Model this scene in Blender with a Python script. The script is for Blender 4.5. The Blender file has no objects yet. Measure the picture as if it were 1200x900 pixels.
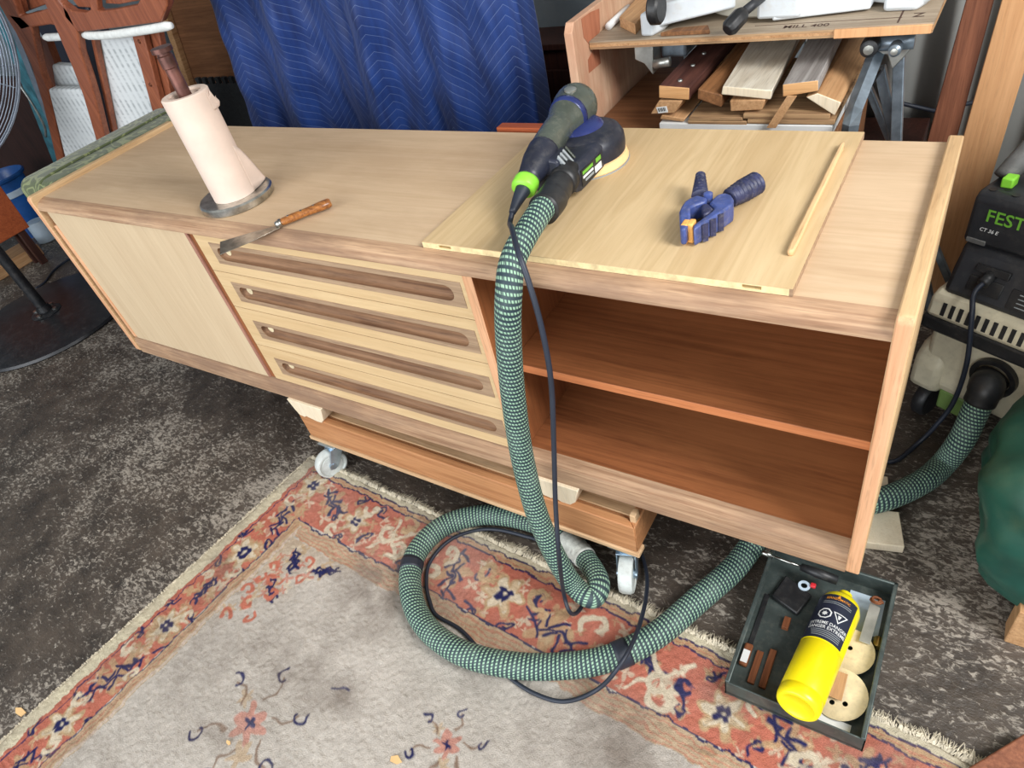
import bpy, bmesh, math, random
import numpy as np
from mathutils import Vector, Matrix
random.seed(7); rng = np.random.default_rng(5)
S = bpy.context.scene
COL = S.collection
PI = math.pi

# ------------------------------------------------------------------ camera
FPX = 795.9
CAM = np.array([2.0113, -0.6896, 1.2891])
ROT = np.array([[0.84278, 0.49727, -0.20601], [0.2035, -0.6487, -0.73333], [-0.4983, 0.57611, -0.64791]])
cd = bpy.data.cameras.new('camera'); cam = bpy.data.objects.new('camera', cd); COL.objects.link(cam)
cd.sensor_width = 36; cd.lens = FPX * 36 / 1200; cd.clip_start = .02
m = Matrix(((ROT[0][0], -ROT[1][0], -ROT[2][0], CAM[0]), (ROT[0][1], -ROT[1][1], -ROT[2][1], CAM[1]),
            (ROT[0][2], -ROT[1][2], -ROT[2][2], CAM[2]), (0, 0, 0, 1)))
cam.matrix_world = m; S.camera = cam
S.view_settings.view_transform = 'Standard'; S.view_settings.look = 'None'; S.view_settings.gamma = 1
S.view_settings.use_curve_mapping = False
S.view_settings.exposure = 0.0

# ------------------------------------------------------------------ light
w = bpy.data.worlds.new('world'); S.world = w; w.use_nodes = True
w.node_tree.nodes['Background'].inputs[0].default_value = (.78, .88, 1, 1)
w.node_tree.nodes['Background'].inputs[1].default_value = .6

def area(name, loc, target, sx, sy, power, col):
    l = bpy.data.lights.new(name, 'AREA'); l.shape = 'RECTANGLE'; l.size = sx; l.size_y = sy; l.energy = power; l.color = col
    o = bpy.data.objects.new(name, l); COL.objects.link(o); o.location = loc
    o.rotation_euler = (Vector(target) - Vector(loc)).to_track_quat('-Z', 'Y').to_euler(); return o
area('garage_door_front_offscreen', (.7, -3.3, 1.75), (.9, .2, .5), 4.4, 2.4, 168, (.94, .97, 1))
area('window_right_offscreen', (3.5, -.35, 2.15), (1.6, .1, .7), .9, 1.1, 80, (1, .985, .975))

# ------------------------------------------------------------------ pixel -> place
def ray(u, v): return ROT.T @ np.array([(u - 600) / FPX, (v - 450) / FPX, 1])
def PZ(u, v, z): d = ray(u, v); return Vector(CAM + d * (z - CAM[2]) / d[2])
def PY(u, v, y): d = ray(u, v); return Vector(CAM + d * (y - CAM[1]) / d[1])
def PX(u, v, x): d = ray(u, v); return Vector(CAM + d * (x - CAM[0]) / d[0])

# ------------------------------------------------------------------ materials
def lin(c): return tuple(((x / 255) / 12.92 if x / 255 <= .04045 else ((x / 255 + .055) / 1.055) ** 2.4) for x in c)
def L4(c): return (*lin(c), 1)
class NT:
    def __init__(s, name):
        s.m = bpy.data.materials.new(name); s.m.use_nodes = True; s.t = s.m.node_tree
        s.b = s.t.nodes['Principled BSDF']
    def n(s, typ, **kw):
        x = s.t.nodes.new(typ)
        for k, v in kw.items():
            if k.startswith('i_'):
                k2 = k[2:]; x.inputs[int(k2) if k2.isdigit() else k2.replace('_', ' ')].default_value = v
            else: setattr(x, k, v)
        return x
    def l(s, a, b): s.t.links.new(a, b)
    def math(s, op, a, b=None, c=None):
        x = s.t.nodes.new('ShaderNodeMath'); x.operation = op
        for i, q in enumerate((a, b, c)):
            if q is None: continue
            if isinstance(q, (int, float)): x.inputs[i].default_value = q
            else: s.l(q, x.inputs[i])
        return x.outputs[0]
    def ramp(s, fac, stops, interp='LINEAR'):
        r = s.t.nodes.new('ShaderNodeValToRGB'); r.color_ramp.interpolation = interp
        e = r.color_ramp.elements
        while len(e) < len(stops): e.new(.5)
        for i, (p, c) in enumerate(stops): e[i].position = p; e[i].color = c if len(c) == 4 else L4(c)
        s.l(fac, r.inputs[0]); return r.outputs[0]
    def mix(s, fac, a, b, mode='MIX'):
        x = s.t.nodes.new('ShaderNodeMix'); x.data_type = 'RGBA'; x.blend_type = mode
        for i, q in ((0, fac), (6, a), (7, b)):
            if isinstance(q, (int, float)): x.inputs[i].default_value = q
            elif isinstance(q, tuple): x.inputs[i].default_value = q
            else: s.l(q, x.inputs[i])
        return x.outputs[2]
    def bump(s, h, strength=.3, dist=.002):
        x = s.t.nodes.new('ShaderNodeBump'); x.inputs['Strength'].default_value = strength; x.inputs['Distance'].default_value = dist
        s.l(h, x.inputs['Height']); s.l(x.outputs[0], s.b.inputs['Normal']); return x
    def coords(s, scale=(1, 1, 1), rot=(0, 0, 0), rand=0., kind='Object'):
        tc = s.t.nodes.new('ShaderNodeTexCoord'); mp = s.t.nodes.new('ShaderNodeMapping')
        mp.inputs['Scale'].default_value = scale; mp.inputs['Rotation'].default_value = rot
        s.l(tc.outputs[kind], mp.inputs[0])
        if rand:
            oi = s.t.nodes.new('ShaderNodeObjectInfo'); v = s.t.nodes.new('ShaderNodeVectorMath'); v.operation = 'MULTIPLY_ADD'
            cx = s.t.nodes.new('ShaderNodeCombineXYZ')
            for i in range(3): s.l(oi.outputs['Random'], cx.inputs[i])
            s.l(cx.outputs[0], v.inputs[0]); v.inputs[1].default_value = (rand, rand * 1.7, rand * 2.3); s.l(mp.outputs[0], v.inputs[2])
            return v.outputs[0]
        return mp.outputs[0]
    def noise(s, vec, scale, detail=4, rough=.55, dist=0.):
        x = s.n('ShaderNodeTexNoise'); x.inputs['Scale'].default_value = scale; x.inputs['Detail'].default_value = detail
        x.inputs['Roughness'].default_value = rough; x.inputs['Distortion'].default_value = dist
        s.l(vec, x.inputs['Vector']); return x.outputs['Fac']

def plain(name, col, rough=.6, metal=0, var=.12, nscale=18, bump=.0, spec=.5, dust=None):
    t = NT(name); v = t.coords(rand=3.)
    n = t.noise(v, nscale, 5)
    c0 = L4(tuple(min(255, x * (1 - var)) for x in col)); c1 = L4(tuple(min(255, x * (1 + var)) for x in col))
    c = t.ramp(n, [(.3, c0), (.7, c1)])
    if dust:
        d = t.noise(v, nscale * 3.1, 6, .7); f = t.ramp(d, [(.5, (0, 0, 0)), (.75, (255, 255, 255))])
        c = t.mix(t.math('MULTIPLY', f, dust[1]), c, L4(dust[0]))
    t.l(c, t.b.inputs['Base Color']); t.b.inputs['Roughness'].default_value = rough; t.b.inputs['Metallic'].default_value = metal
    t.b.inputs['Specular IOR Level'].default_value = spec
    if bump: t.bump(t.noise(v, nscale * 6, 4), bump, .002)
    return t.m

def wood(name, light, dark, axis='X', figure=.5, grain=.6, rough=.62, spec=.3, worn=None, s=1.0, rand=2.):
    t = NT(name)
    a = 'XYZ'.index(axis)
    sc = [14 * s] * 3; sc[a] = .9 * s
    v = t.coords(tuple(sc), rand=rand)
    big = t.noise(v, 1.0, 3, .5, .9)                  # broad figure, stretched along the grain
    sc2 = [150.] * 3; sc2[a] = 4.
    fine = t.noise(t.coords(tuple(sc2), rand=rand), 1.0, 5, .65)
    sc3 = [330.] * 3; sc3[a] = 22.
    pore = t.noise(t.coords(tuple(sc3), rand=rand), 1.0, 2, .5)
    rings = t.math('FRACT', t.math('MULTIPLY', big, 7.))
    rings = t.math('ABSOLUTE', t.math('SUBTRACT', rings, .5))
    f = t.math('ADD', t.math('MULTIPLY', t.math('SUBTRACT', fine, .5), grain * 1.6), t.math('MULTIPLY', t.math('SUBTRACT', rings, .25), figure))
    f = t.math('ADD', f, t.math('MULTIPLY', t.math('SUBTRACT', big, .5), figure * 1.6))
    f = t.math('ADD', f, .45)
    c = t.ramp(f, [(.1, dark), (.8, light)])
    pr = t.ramp(pore, [(.34, (255, 255, 255)), (.44, (0, 0, 0))])
    c = t.mix(t.math('MULTIPLY', pr, .28 * grain), c, L4(tuple(x * .62 for x in dark)))
    if worn:
        wv = t.coords(tuple(5. if i != a else 1.6 for i in range(3)), rand=rand)
        wn = t.ramp(t.noise(wv, 1.6, 5, .7), [(.42, (0, 0, 0)), (.62, (255, 255, 255))])
        c = t.mix(t.math('MULTIPLY', wn, worn[1]), c, L4(worn[0]))
    t.l(c, t.b.inputs['Base Color'])
    t.b.inputs['Roughness'].default_value = rough; t.b.inputs['Specular IOR Level'].default_value = spec
    t.bump(fine, .12, .0012)
    return t.m

M = {}
M['top'] = wood('sanded_top_wood', (212, 186, 154), (186, 156, 122), 'X', .30, .22, worn=((172, 142, 110), .4))
M['top_edge'] = wood('sanded_edge_wood', (206, 172, 138), (138, 102, 76), 'X', .35, .8, worn=((130, 104, 86), .65))
M['door'] = wood('sanded_door_veneer', (216, 194, 160), (194, 168, 134), 'Z', .32, .24)
M['door_edge'] = wood('red_door_edge', (182, 134, 114), (138, 92, 76), 'Z', .4, .9)
M['end'] = wood('end_panel_wood', (216, 184, 140), (182, 146, 104), 'Y', .4, .7)
M['end_face'] = wood('end_panel_front_lipping', (228, 178, 138), (196, 140, 100), 'Z', .45, .8)
M['drawer'] = wood('sanded_drawer_wood', (222, 194, 150), (196, 162, 116), 'X', .36, .26)
M['groove'] = wood('unsanded_groove_wood', (152, 114, 84), (94, 65, 48), 'X', .4, 1.1, worn=((168, 132, 100), .4))
M['surround'] = wood('worn_groove_surround', (182, 154, 124), (142, 114, 90), 'X', .4, .9)
M['inside'] = wood('old_teak_inside', (166, 104, 64), (108, 62, 36), 'X', .4, .5, rough=.42, spec=.4, worn=((176, 114, 70), .35))
M['inside_side'] = wood('old_teak_side', (166, 104, 64), (108, 62, 36), 'Z', .4, .5, rough=.42, spec=.4, worn=((176, 114, 70), .35))
M['inside_edge'] = wood('teak_shelf_edge', (206, 132, 84), (170, 96, 56), 'X', .3, .7, rough=.5)
M['loose'] = wood('loose_door_veneer', (216, 190, 148), (188, 158, 114), 'Y', .45, .22)
M['loose_core'] = plain('loose_door_core', (232, 206, 156), .7, nscale=60)
M['dolly'] = wood('pine_dolly_wood', (200, 146, 100), (156, 102, 64), 'X', .5, .55, rough=.5)
M['dolly_deck'] = wood('pale_dolly_deck', (222, 188, 148), (180, 142, 102), 'X', .5, .8)
M['cream_wood'] = wood('cream_block_wood', (240, 226, 200), (222, 204, 172), 'Z', .3, .5)
M['dark_hole'] = plain('dark_brown_mortise', (72, 48, 36), .8)
M['stick'] = wood('stick_wood', (226, 190, 142), (190, 150, 104), 'Y', .4, .9)
M['steel'] = plain('worn_steel', (170, 170, 165), .28, 1, .25, 30, dust=((90, 84, 76), .5))
M['blade'] = plain('stained_blade_steel', (150, 142, 128), .32, .9, .2, 40, dust=((88, 78, 64), .6))
M['brass'] = plain('brass', (200, 168, 92), .3, .9)
M['pipe'] = plain('dark_copper_pipe', (104, 70, 62), .35, .55, .3, 26)
M['paper'] = plain('masking_paper', (220, 198, 182), .85, var=.03)
M['paper_in'] = plain('paper_core', (206, 184, 168), .9, var=.06)
M['handle'] = wood('varnished_handle_wood', (184, 120, 62), (104, 58, 28), 'X', .4, 1., rough=.3, spec=.5, s=3)
M['navy_plastic'] = plain('navy_plastic', (32, 35, 48), .42, var=.2, dust=((120, 116, 108), .28))
M['sander_grey'] = plain('dusty_grey_plastic', (72, 78, 70), .22, var=.15, dust=((140, 136, 118), .3))
M['sander_navy'] = plain('glossy_blue_plastic', (36, 46, 96), .25, var=.15)
M['lime'] = plain('lime_green_plastic', (138, 214, 62), .4, var=.04)
M['pad'] = plain('orange_sanding_pad', (238, 196, 140), .8, var=.06)
M['black'] = plain('black_plastic', (30, 31, 33), .45, var=.2, dust=((110, 106, 100), .2))
M['rubber'] = plain('black_cord_rubber', (34, 40, 52), .5, var=.12)
M['white_print'] = plain('white_print', (226, 228, 226), .6, var=.02)
M['grey_print'] = plain('grey_print', (150, 156, 158), .6, var=.02)
M['green_print'] = plain('green_print', (112, 178, 58), .5, var=.03)
M['clamp_blue'] = plain('blue_clamp_plastic', (60, 76, 132), .4, var=.15, nscale=50, dust=((160, 152, 142), .4))
M['clamp_dark'] = plain('dark_blue_grip', (40, 44, 74), .5, var=.25, nscale=60, dust=((140, 136, 136), .4))
M['clamp_orange'] = plain('orange_clamp_pad', (240, 172, 92), .55, var=.1, nscale=80)
M['grey_wheel'] = plain('pale_grey_wheel', (200, 206, 202), .5, var=.08, nscale=30, dust=((140, 140, 130), .4))
M['zinc'] = plain('zinc_plate', (168, 188, 204), .3, .85, .12, 30)
M['yellow'] = plain('yellow_can_paint', (246, 226, 22), .3, var=.03)
M['label_navy'] = plain('dark_can_label', (38, 42, 58), .45, var=.06)
M['label_orange'] = plain('orange_print', (226, 148, 48), .5, var=.02)
M['tray'] = plain('dark_green_grey_tray', (76, 86, 84), .4, .4, .15, 24, dust=((128, 130, 120), .4))
M['tray_in'] = plain('tray_dark_bottom', (46, 48, 46), .55, .2, .2, 20)
M['sandpaper'] = plain('cream_sanding_disc', (222, 206, 168), .9, var=.06, nscale=40, dust=((170, 150, 120), .4))
M['pale_metal'] = plain('dull_aluminium', (178, 180, 174), .4, .8, .15, 24)
M['brown_wood'] = wood('brown_handle_wood', (150, 92, 58), (96, 54, 32), 'Y', .3, .8, s=3)
M['red'] = plain('red_plastic', (196, 44, 52), .4)
M['teak'] = wood('teak_chair_wood', (164, 98, 68), (116, 62, 42), 'Z', .4, .7, rough=.42, spec=.4)
M['teak_dark'] = wood('dark_teak_chair_wood', (112, 66, 46), (72, 40, 28), 'Z', .45, .7, rough=.45)
M['white_pad'] = plain('white_padding', (226, 228, 224), .9, var=.05, nscale=60, bump=.2)
M['screw'] = plain('bronze_screw', (120, 72, 52), .35, .6)
M['plank_dark'] = wood('dark_stained_plank', (104, 66, 56), (62, 36, 32), 'Y', .4, .9)
M['plank_end'] = wood('pine_end_grain', (226, 178, 124), (194, 140, 88), 'X', .4, .7)
M['plank_brown'] = wood('brown_plank', (150, 104, 66), (100, 66, 40), 'Y', .4, .9)
M['plank_white'] = wood('pale_pine_plank', (226, 220, 204), (192, 180, 160), 'Y', .55, .8)
M['plank_grey'] = wood('weathered_grey_plank', (176, 172, 168), (132, 126, 122), 'Y', .5, 1.)
M['plank_tan'] = wood('tan_plank', (206, 164, 120), (164, 120, 80), 'Y', .4, .8)
M['ply'] = wood('plywood_sheet', (184, 168, 146), (148, 132, 112), 'X', .3, .9, worn=((136, 118, 98), .5))
M['ply_edge'] = wood('plywood_edge', (196, 160, 118), (136, 104, 76), 'X', .4, 1.2)
M['ply_pink'] = wood('pale_plywood_side', (222, 190, 160), (192, 158, 128), 'Z', .35, .6, worn=((184, 120, 92), .5))
M['peel'] = wood('bare_red_veneer', (196, 130, 98), (160, 96, 70), 'Z', .3, .6)
M['ply_brown'] = wood('brown_plywood', (142, 98, 66), (104, 68, 44), 'X', .45, .8)
M['board_orange'] = wood('orange_board', (226, 176, 128), (196, 142, 94), 'Z', .3, .5)
M['board_red'] = wood('reddish_board', (152, 98, 72), (104, 62, 46), 'Z', .4, .8)
M['dark_wood'] = wood('dark_brown_panel', (74, 44, 36), (42, 24, 20), 'Z', .4, .8, rough=.5)
M['orange_plank'] = wood('orange_plank', (176, 92, 52), (134, 62, 34), 'X', .4, .8, rough=.5)
M['saw_white'] = plain('white_cast_metal', (208, 214, 218), .38, var=.03, dust=((190, 180, 160), .35))
M['saw_grey'] = plain('grey_saw_table', (184, 180, 166), .5, .2, .08)
M['stand_steel'] = plain('grey_stand_steel', (128, 140, 150), .4, .6, .2, 24)
M['cream_plastic'] = plain('cream_vacuum_plastic', (206, 198, 172), .5, var=.06, dust=((150, 140, 116), .35))
M['dark_plastic'] = plain('charcoal_vacuum_plastic', (40, 42, 46), .5, var=.15, dust=((110, 106, 100), .2))
M['vac_green'] = plain('dull_green_plastic', (112, 140, 76), .5, var=.06)
M['grey_handle'] = plain('grey_dusty_handle', (100, 100, 98), .6, var=.15, dust=((160, 156, 150), .3))
M['blue_white'] = plain('pale_blue_box_plastic', (190, 208, 222), .4, var=.04)
M['cage_wire'] = plain('grey_cage_wire', (156, 166, 180), .35, .6, .1)
M['fan_black'] = plain('dusty_black_enamel', (30, 31, 34), .38, .1, .25, 14, dust=((108, 104, 100), .25))
M['blue_bag'] = plain('bright_blue_plastic', (34, 84, 150), .35, var=.2, nscale=9)
M['teal'] = plain('teal_sheet_edge', (64, 124, 138), .3, var=.3, nscale=14)
M['foam'] = plain('black_foam_mat', (44, 46, 48), .85, var=.15, nscale=80, bump=.3)
M['chip'] = plain('pale_wood_chip', (226, 186, 130), .8, var=.05)
M['wall'] = plain('grey_painted_wall', (132, 142, 148), .8, var=.12, nscale=2.2, dust=((176, 176, 170), .2))
M['ceiling'] = plain('ceiling_board', (200, 198, 192), .9, var=.05)

def mat_floor():
    t = NT('stained_concrete')
    tc = t.n('ShaderNodeTexCoord'); mp = t.n('ShaderNodeMapping'); t.l(tc.outputs['Object'], mp.inputs[0])
    mp.inputs['Rotation'].default_value = (0, 0, .5); mp.inputs['Scale'].default_value = (.55, 1, 1)
    v = mp.outputs[0]; v0 = t.coords()
    big = t.noise(v0, 2.4, 5, .6); mid = t.noise(v, 26, 6, .7, .4); fin = t.noise(v, 120, 5, .7, .8)
    base = t.ramp(t.noise(v0, 9, 6, .7), [(.3, (40, 35, 31)), (.72, (88, 77, 67))])
    patch = t.ramp(t.math('ADD', t.math('MULTIPLY', big, .75), t.math('MULTIPLY', mid, .5)), [(.5, (0, 0, 0)), (.78, (255, 255, 255))])
    sp = t.ramp(t.math('ADD', t.math('MULTIPLY', fin, .85), t.math('MULTIPLY', patch, .2)), [(.54, (0, 0, 0)), (.64, (255, 255, 255))])
    c = t.mix(t.math('MULTIPLY', patch, .24), base, L4((104, 95, 86)))
    c = t.mix(t.math('MULTIPLY', sp, .72), c, L4((176, 167, 154)))
    wh = t.ramp(t.noise(v, 150, 2, .5), [(.72, (0, 0, 0)), (.75, (255, 255, 255))])
    c = t.mix(t.math('MULTIPLY', wh, .7), c, L4((205, 198, 186)))
    t.l(c, t.b.inputs['Base Color'])
    r = t.ramp(mid, [(.35, (0.30 * 255,) * 3), (.7, (.72 * 255,) * 3)])
    t.l(t.ramp(big, [(.35, (.34, .34, .34, 1)), (.7, (.62, .62, .62, 1))]), t.b.inputs['Roughness'])
    t.b.inputs['Specular IOR Level'].default_value = .5
    t.bump(t.math('ADD', mid, t.math('MULTIPLY', fin, .6)), .55, .006)
    return t.m
M['floor'] = mat_floor()

def mat_rug():
    t = NT('worn_wool_rug')
    a = t.n('ShaderNodeVertexColor', layer_name='Col')
    v = t.coords(); n = t.noise(v, 420, 3, .7); n2 = t.noise(v, 55, 4, .6)
    f = t.math('ADD', t.math('MULTIPLY', t.math('SUBTRACT', n, .5), .95), t.math('MULTIPLY', t.math('SUBTRACT', n2, .5), .5))
    f = t.math('ADD', f, 1.)
    cx = t.n('ShaderNodeCombineXYZ')
    for i in range(3): t.l(f, cx.inputs[i])
    t.l(t.mix(1., a.outputs[0], cx.outputs[0], 'MULTIPLY'), t.b.inputs['Base Color'])
    t.b.inputs['Roughness'].default_value = .95; t.b.inputs['Specular IOR Level'].default_value = .1
    t.bump(n, .8, .004); return t.m
M['rug'] = mat_rug()
M['fringe'] = plain('wool_fringe', (196, 186, 164), .95, var=.12, nscale=90)

def mat_hose():
    t = NT('woven_hose_sleeve')
    uv = t.n('ShaderNodeUVMap', uv_map='UVMap'); sp = t.n('ShaderNodeSeparateXYZ'); t.l(uv.outputs[0], sp.inputs[0])
    u, v = sp.outputs[0], sp.outputs[1]
    row = t.math('ADD', t.math('MULTIPLY', u, 1 / .0082), v)
    st = t.math('ABSOLUTE', t.math('SUBTRACT', t.math('FRACT', row), .5))          # 0..0.5
    da = t.math('ABSOLUTE', t.math('SUBTRACT', t.math('FRACT', t.math('ADD', t.math('MULTIPLY', v, 24.), t.math('MULTIPLY', row, .5))), .5))
    h = t.math('MULTIPLY', t.ramp(st, [(.16, (255, 255, 255)), (.3, (0, 0, 0))]), t.ramp(da, [(.26, (255, 255, 255)), (.4, (40, 40, 40))]))
    c = t.mix(h, L4((36, 54, 62)), L4((150, 186, 158)))
    dn = t.ramp(t.noise(t.coords(), 30, 4), [(.45, (0, 0, 0)), (.7, (255, 255, 255))])
    c = t.mix(t.math('MULTIPLY', dn, .14), c, L4((150, 170, 160)))
    t.l(c, t.b.inputs['Base Color']); t.b.inputs['Roughness'].default_value = .6
    t.bump(h, .6, .0015); return t.m
M['hose'] = mat_hose()
M['tape'] = plain('grey_wrapped_tape', (190, 192, 184), .6, var=.15, nscale=60, bump=.4)

def mat_blanket():
    t = NT('quilted_blue_blanket')
    uv = t.n('ShaderNodeUVMap', uv_map='UVMap'); sp = t.n('ShaderNodeSeparateXYZ'); t.l(uv.outputs[0], sp.inputs[0])
    s, tt = sp.outputs[0], sp.outputs[1]
    tri = t.math('ABSOLUTE', t.math('SUBTRACT', t.math('FRACT', t.math('MULTIPLY', s, 1 / .22)), .5))
    ph = t.math('FRACT', t.math('MULTIPLY', t.math('ADD', tt, t.math('MULTIPLY', tri, .2)), 1 / .025))
    d = t.math('ABSOLUTE', t.math('SUBTRACT', ph, .5))
    line = t.ramp(d, [(.015, (255, 255, 255)), (.045, (0, 0, 0))])
    n = t.noise(t.coords((1, 1, .25)), 24, 4)
    c = t.ramp(n, [(.3, (18, 40, 92)), (.7, (30, 62, 128))])
    c = t.mix(t.math('MULTIPLY', line, .34), c, L4((130, 150, 190)))
    t.l(c, t.b.inputs['Base Color']); t.b.inputs['Roughness'].default_value = .55; t.b.inputs['Specular IOR Level'].default_value = .35
    t.b.inputs['Sheen Weight'].default_value = .15
    puff = t.math('MULTIPLY', t.math('SUBTRACT', .5, t.math('POWER', t.math('SUBTRACT', 1., t.math('MULTIPLY', d, 2.)), 2.)), 1.)
    t.bump(t.math('ADD', puff, t.math('MULTIPLY', n, .8)), .10, .003); return t.m
M['blanket'] = mat_blanket()

def mat_stripe():
    t = NT('striped_ticking')
    sp = t.n('ShaderNodeSeparateXYZ'); t.l(t.coords(), sp.inputs[0])
    st = t.math('ABSOLUTE', t.math('SUBTRACT', t.math('FRACT', t.math('MULTIPLY', sp.outputs[0], 1 / .034)), .5))
    ro = t.noise(t.coords((6, 6, 90)), 1, 2)
    f = t.math('MULTIPLY', t.ramp(st, [(.10, (255, 255, 255)), (.28, (0, 0, 0))]), t.ramp(ro, [(.35, (110, 110, 110)), (.65, (255, 255, 255))]))
    c = t.mix(f, L4((222, 226, 226)), L4((176, 181, 182)))
    t.l(c, t.b.inputs['Base Color']); t.b.inputs['Roughness'].default_value = .9; t.bump(ro, .3, .002); return t.m
M['ticking'] = mat_stripe()

def mat_green_fabric():
    t = NT('green_brocade'); v = t.coords()
    n = t.n('ShaderNodeTexNoise'); n.inputs['Scale'].default_value = 11; n.inputs['Distortion'].default_value = 1.6; n.inputs['Detail'].default_value = 1; t.l(v, n.inputs['Vector'])
    k = t.math('ABSOLUTE', t.math('SUBTRACT', t.math('FRACT', t.math('MULTIPLY', n.outputs['Fac'], 5.)), .5))
    f = t.ramp(k, [(.13, (0, 0, 0)), (.2, (255, 255, 255))])
    c = t.mix(f, L4((124, 132, 86)), L4((76, 86, 50)))
    t.l(c, t.b.inputs['Base Color']); t.b.inputs['Roughness'].default_value = .75; t.b.inputs['Sheen Weight'].default_value = .2
    t.bump(t.math('ADD', k, t.noise(v, 300, 2)), .4, .002); return t.m
M['brocade'] = mat_green_fabric()
M['tarp'] = plain('dark_green_tarp', (24, 70, 60), .42, var=.3, nscale=7, dust=((92, 108, 80), .2))
def mat_roof_metal():
    t = NT('dull_corrugated_metal'); sp = t.n('ShaderNodeSeparateXYZ'); t.l(t.coords(), sp.inputs[0])
    w_ = t.math('SINE', t.math('MULTIPLY', sp.outputs[0], 2 * PI / .14)); n = t.noise(t.coords((1, 1, .3)), 6, 5)
    t.l(t.ramp(n, [(.3, (182, 184, 180)), (.7, (212, 212, 206))]), t.b.inputs['Base Color']); t.b.inputs['Metallic'].default_value = .0
    t.b.inputs['Roughness'].default_value = .5; t.bump(w_, .8, .02); return t.m
M['wallmetal'] = mat_roof_metal()

# ------------------------------------------------------------------ builders
ORG = {}
def org(o):
    return ORG.get(o.name, Vector((0, 0, 0))) if o else Vector((0, 0, 0))
def props(o, label=None, cat=None, group=None, kind=None):
    if label: o['label'] = label
    if cat: o['category'] = cat
    if group: o['group'] = group
    if kind: o['kind'] = kind
    return o
def thing(name, label, cat, loc=(0, 0, 0), group=None):
    o = bpy.data.objects.new(name, None); COL.objects.link(o); o.location = loc; o.empty_display_size = .05
    ORG[o.name] = Vector(loc); return props(o, label, cat, group)
def mk(name, verts, faces, mat, parent=None, smooth=False, bevel=0, seg=2, uv=None, loc=None, mats=None, fmat=None):
    """one mesh object; verts in world space. Top-level meshes get their origin at loc (default: their base)."""
    V = [Vector(v) for v in verts]
    if parent is None:
        if loc is None:
            loc = Vector((sum(v.x for v in V) / len(V), sum(v.y for v in V) / len(V), min(v.z for v in V)))
        o_ = Vector(loc)
    else: o_ = org(parent)
    me = bpy.data.meshes.new(name); me.from_pydata([v - o_ for v in V], [], faces)
    bm = bmesh.new(); bm.from_mesh(me); bmesh.ops.recalc_face_normals(bm, faces=bm.faces); bm.to_mesh(me); bm.free()
    for mm in (mats or [mat]): me.materials.append(M[mm] if isinstance(mm, str) else mm)
    if fmat:
        for p, i in zip(me.polygons, fmat): p.material_index = i
    if smooth: me.shade_smooth()
    if uv is not None:
        ul = me.uv_layers.new(name='UVMap')
        vi = np.zeros(len(me.loops), dtype=np.int32); me.loops.foreach_get('vertex_index', vi)
        ul.data.foreach_set('uv', np.asarray(uv, dtype=np.float32)[vi].ravel())
    o = bpy.data.objects.new(name, me); COL.objects.link(o)
    if parent is not None: o.parent = parent; ORG[o.name] = o_
    else: o.location = o_; ORG[o.name] = o_
    if bevel:
        b = o.modifiers.new('bevel', 'BEVEL'); b.width = bevel; b.segments = seg; b.limit_method = 'ANGLE'; b.angle_limit = .6
        if smooth is False: me.shade_smooth(); me.set_sharp_from_angle(angle=.6) if hasattr(me, 'set_sharp_from_angle') else None
    return o
def boxv(x0, x1, y0, y1, z0, z1):
    v = [(x0, y0, z0), (x1, y0, z0), (x1, y1, z0), (x0, y1, z0), (x0, y0, z1), (x1, y0, z1), (x1, y1, z1), (x0, y1, z1)]
    return v, [(0, 3, 2, 1), (4, 5, 6, 7), (0, 1, 5, 4), (1, 2, 6, 5), (2, 3, 7, 6), (3, 0, 4, 7)]
def box(name, x0, x1, y0, y1, z0, z1, mat, parent=None, bevel=.0015, **kw):
    v, f = boxv(x0, x1, y0, y1, z0, z1); return mk(name, v, f, mat, parent, bevel=bevel, **kw)
def xform(verts, mtx): return [mtx @ Vector(v) for v in verts]
def frame(o, ax, ay, az=None):
    ax = Vector(ax).normalized(); ay = Vector(ay); ay = (ay - ax * ay.dot(ax)).normalized(); az = ax.cross(ay)
    return Matrix(((ax.x, ay.x, az.x, o[0]), (ax.y, ay.y, az.y, o[1]), (ax.z, ay.z, az.z, o[2]), (0, 0, 0, 1)))
def prismv(pts, n):
    """pts: outline (3D, planar); n: extrusion vector"""
    k = len(pts); n = Vector(n); P_ = [Vector(p) for p in pts]
    v = P_ + [p + n for p in P_]
    f = [tuple(range(k))[::-1], tuple(range(k, 2 * k))] + [(i, (i + 1) % k, k + (i + 1) % k, k + i) for i in range(k)]
    return v, f
def prism(name, pts, n, mat, parent=None, bevel=.0015, **kw):
    v, f = prismv(pts, n); return mk(name, v, f, mat, parent, bevel=bevel, **kw)
def join(*parts):
    V, F = [], []
    for v, f in parts:
        o = len(V); V += list(v); F += [tuple(i + o for i in q) for q in f]
    return V, F
def spline(pts, n=12, closed=False):
    P_ = [Vector(p) for p in pts]; out = []
    k = len(P_)
    for i in range(k if closed else k - 1):
        p0 = P_[(i - 1) % k] if (closed or i > 0) else P_[0] * 2 - P_[1]
        p1, p2 = P_[i], P_[(i + 1) % k]
        p3 = P_[(i + 2) % k] if (closed or i + 2 < k) else P_[-1] * 2 - P_[-2]
        for j in range(n):
            t = j / n
            out.append(.5 * ((2 * p1) + (p2 - p0) * t + (2 * p0 - 5 * p1 + 4 * p2 - p3) * t * t + (3 * p1 - p0 - 3 * p2 + p3) * t ** 3))
    if not closed: out.append(P_[-1])
    return out
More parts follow.
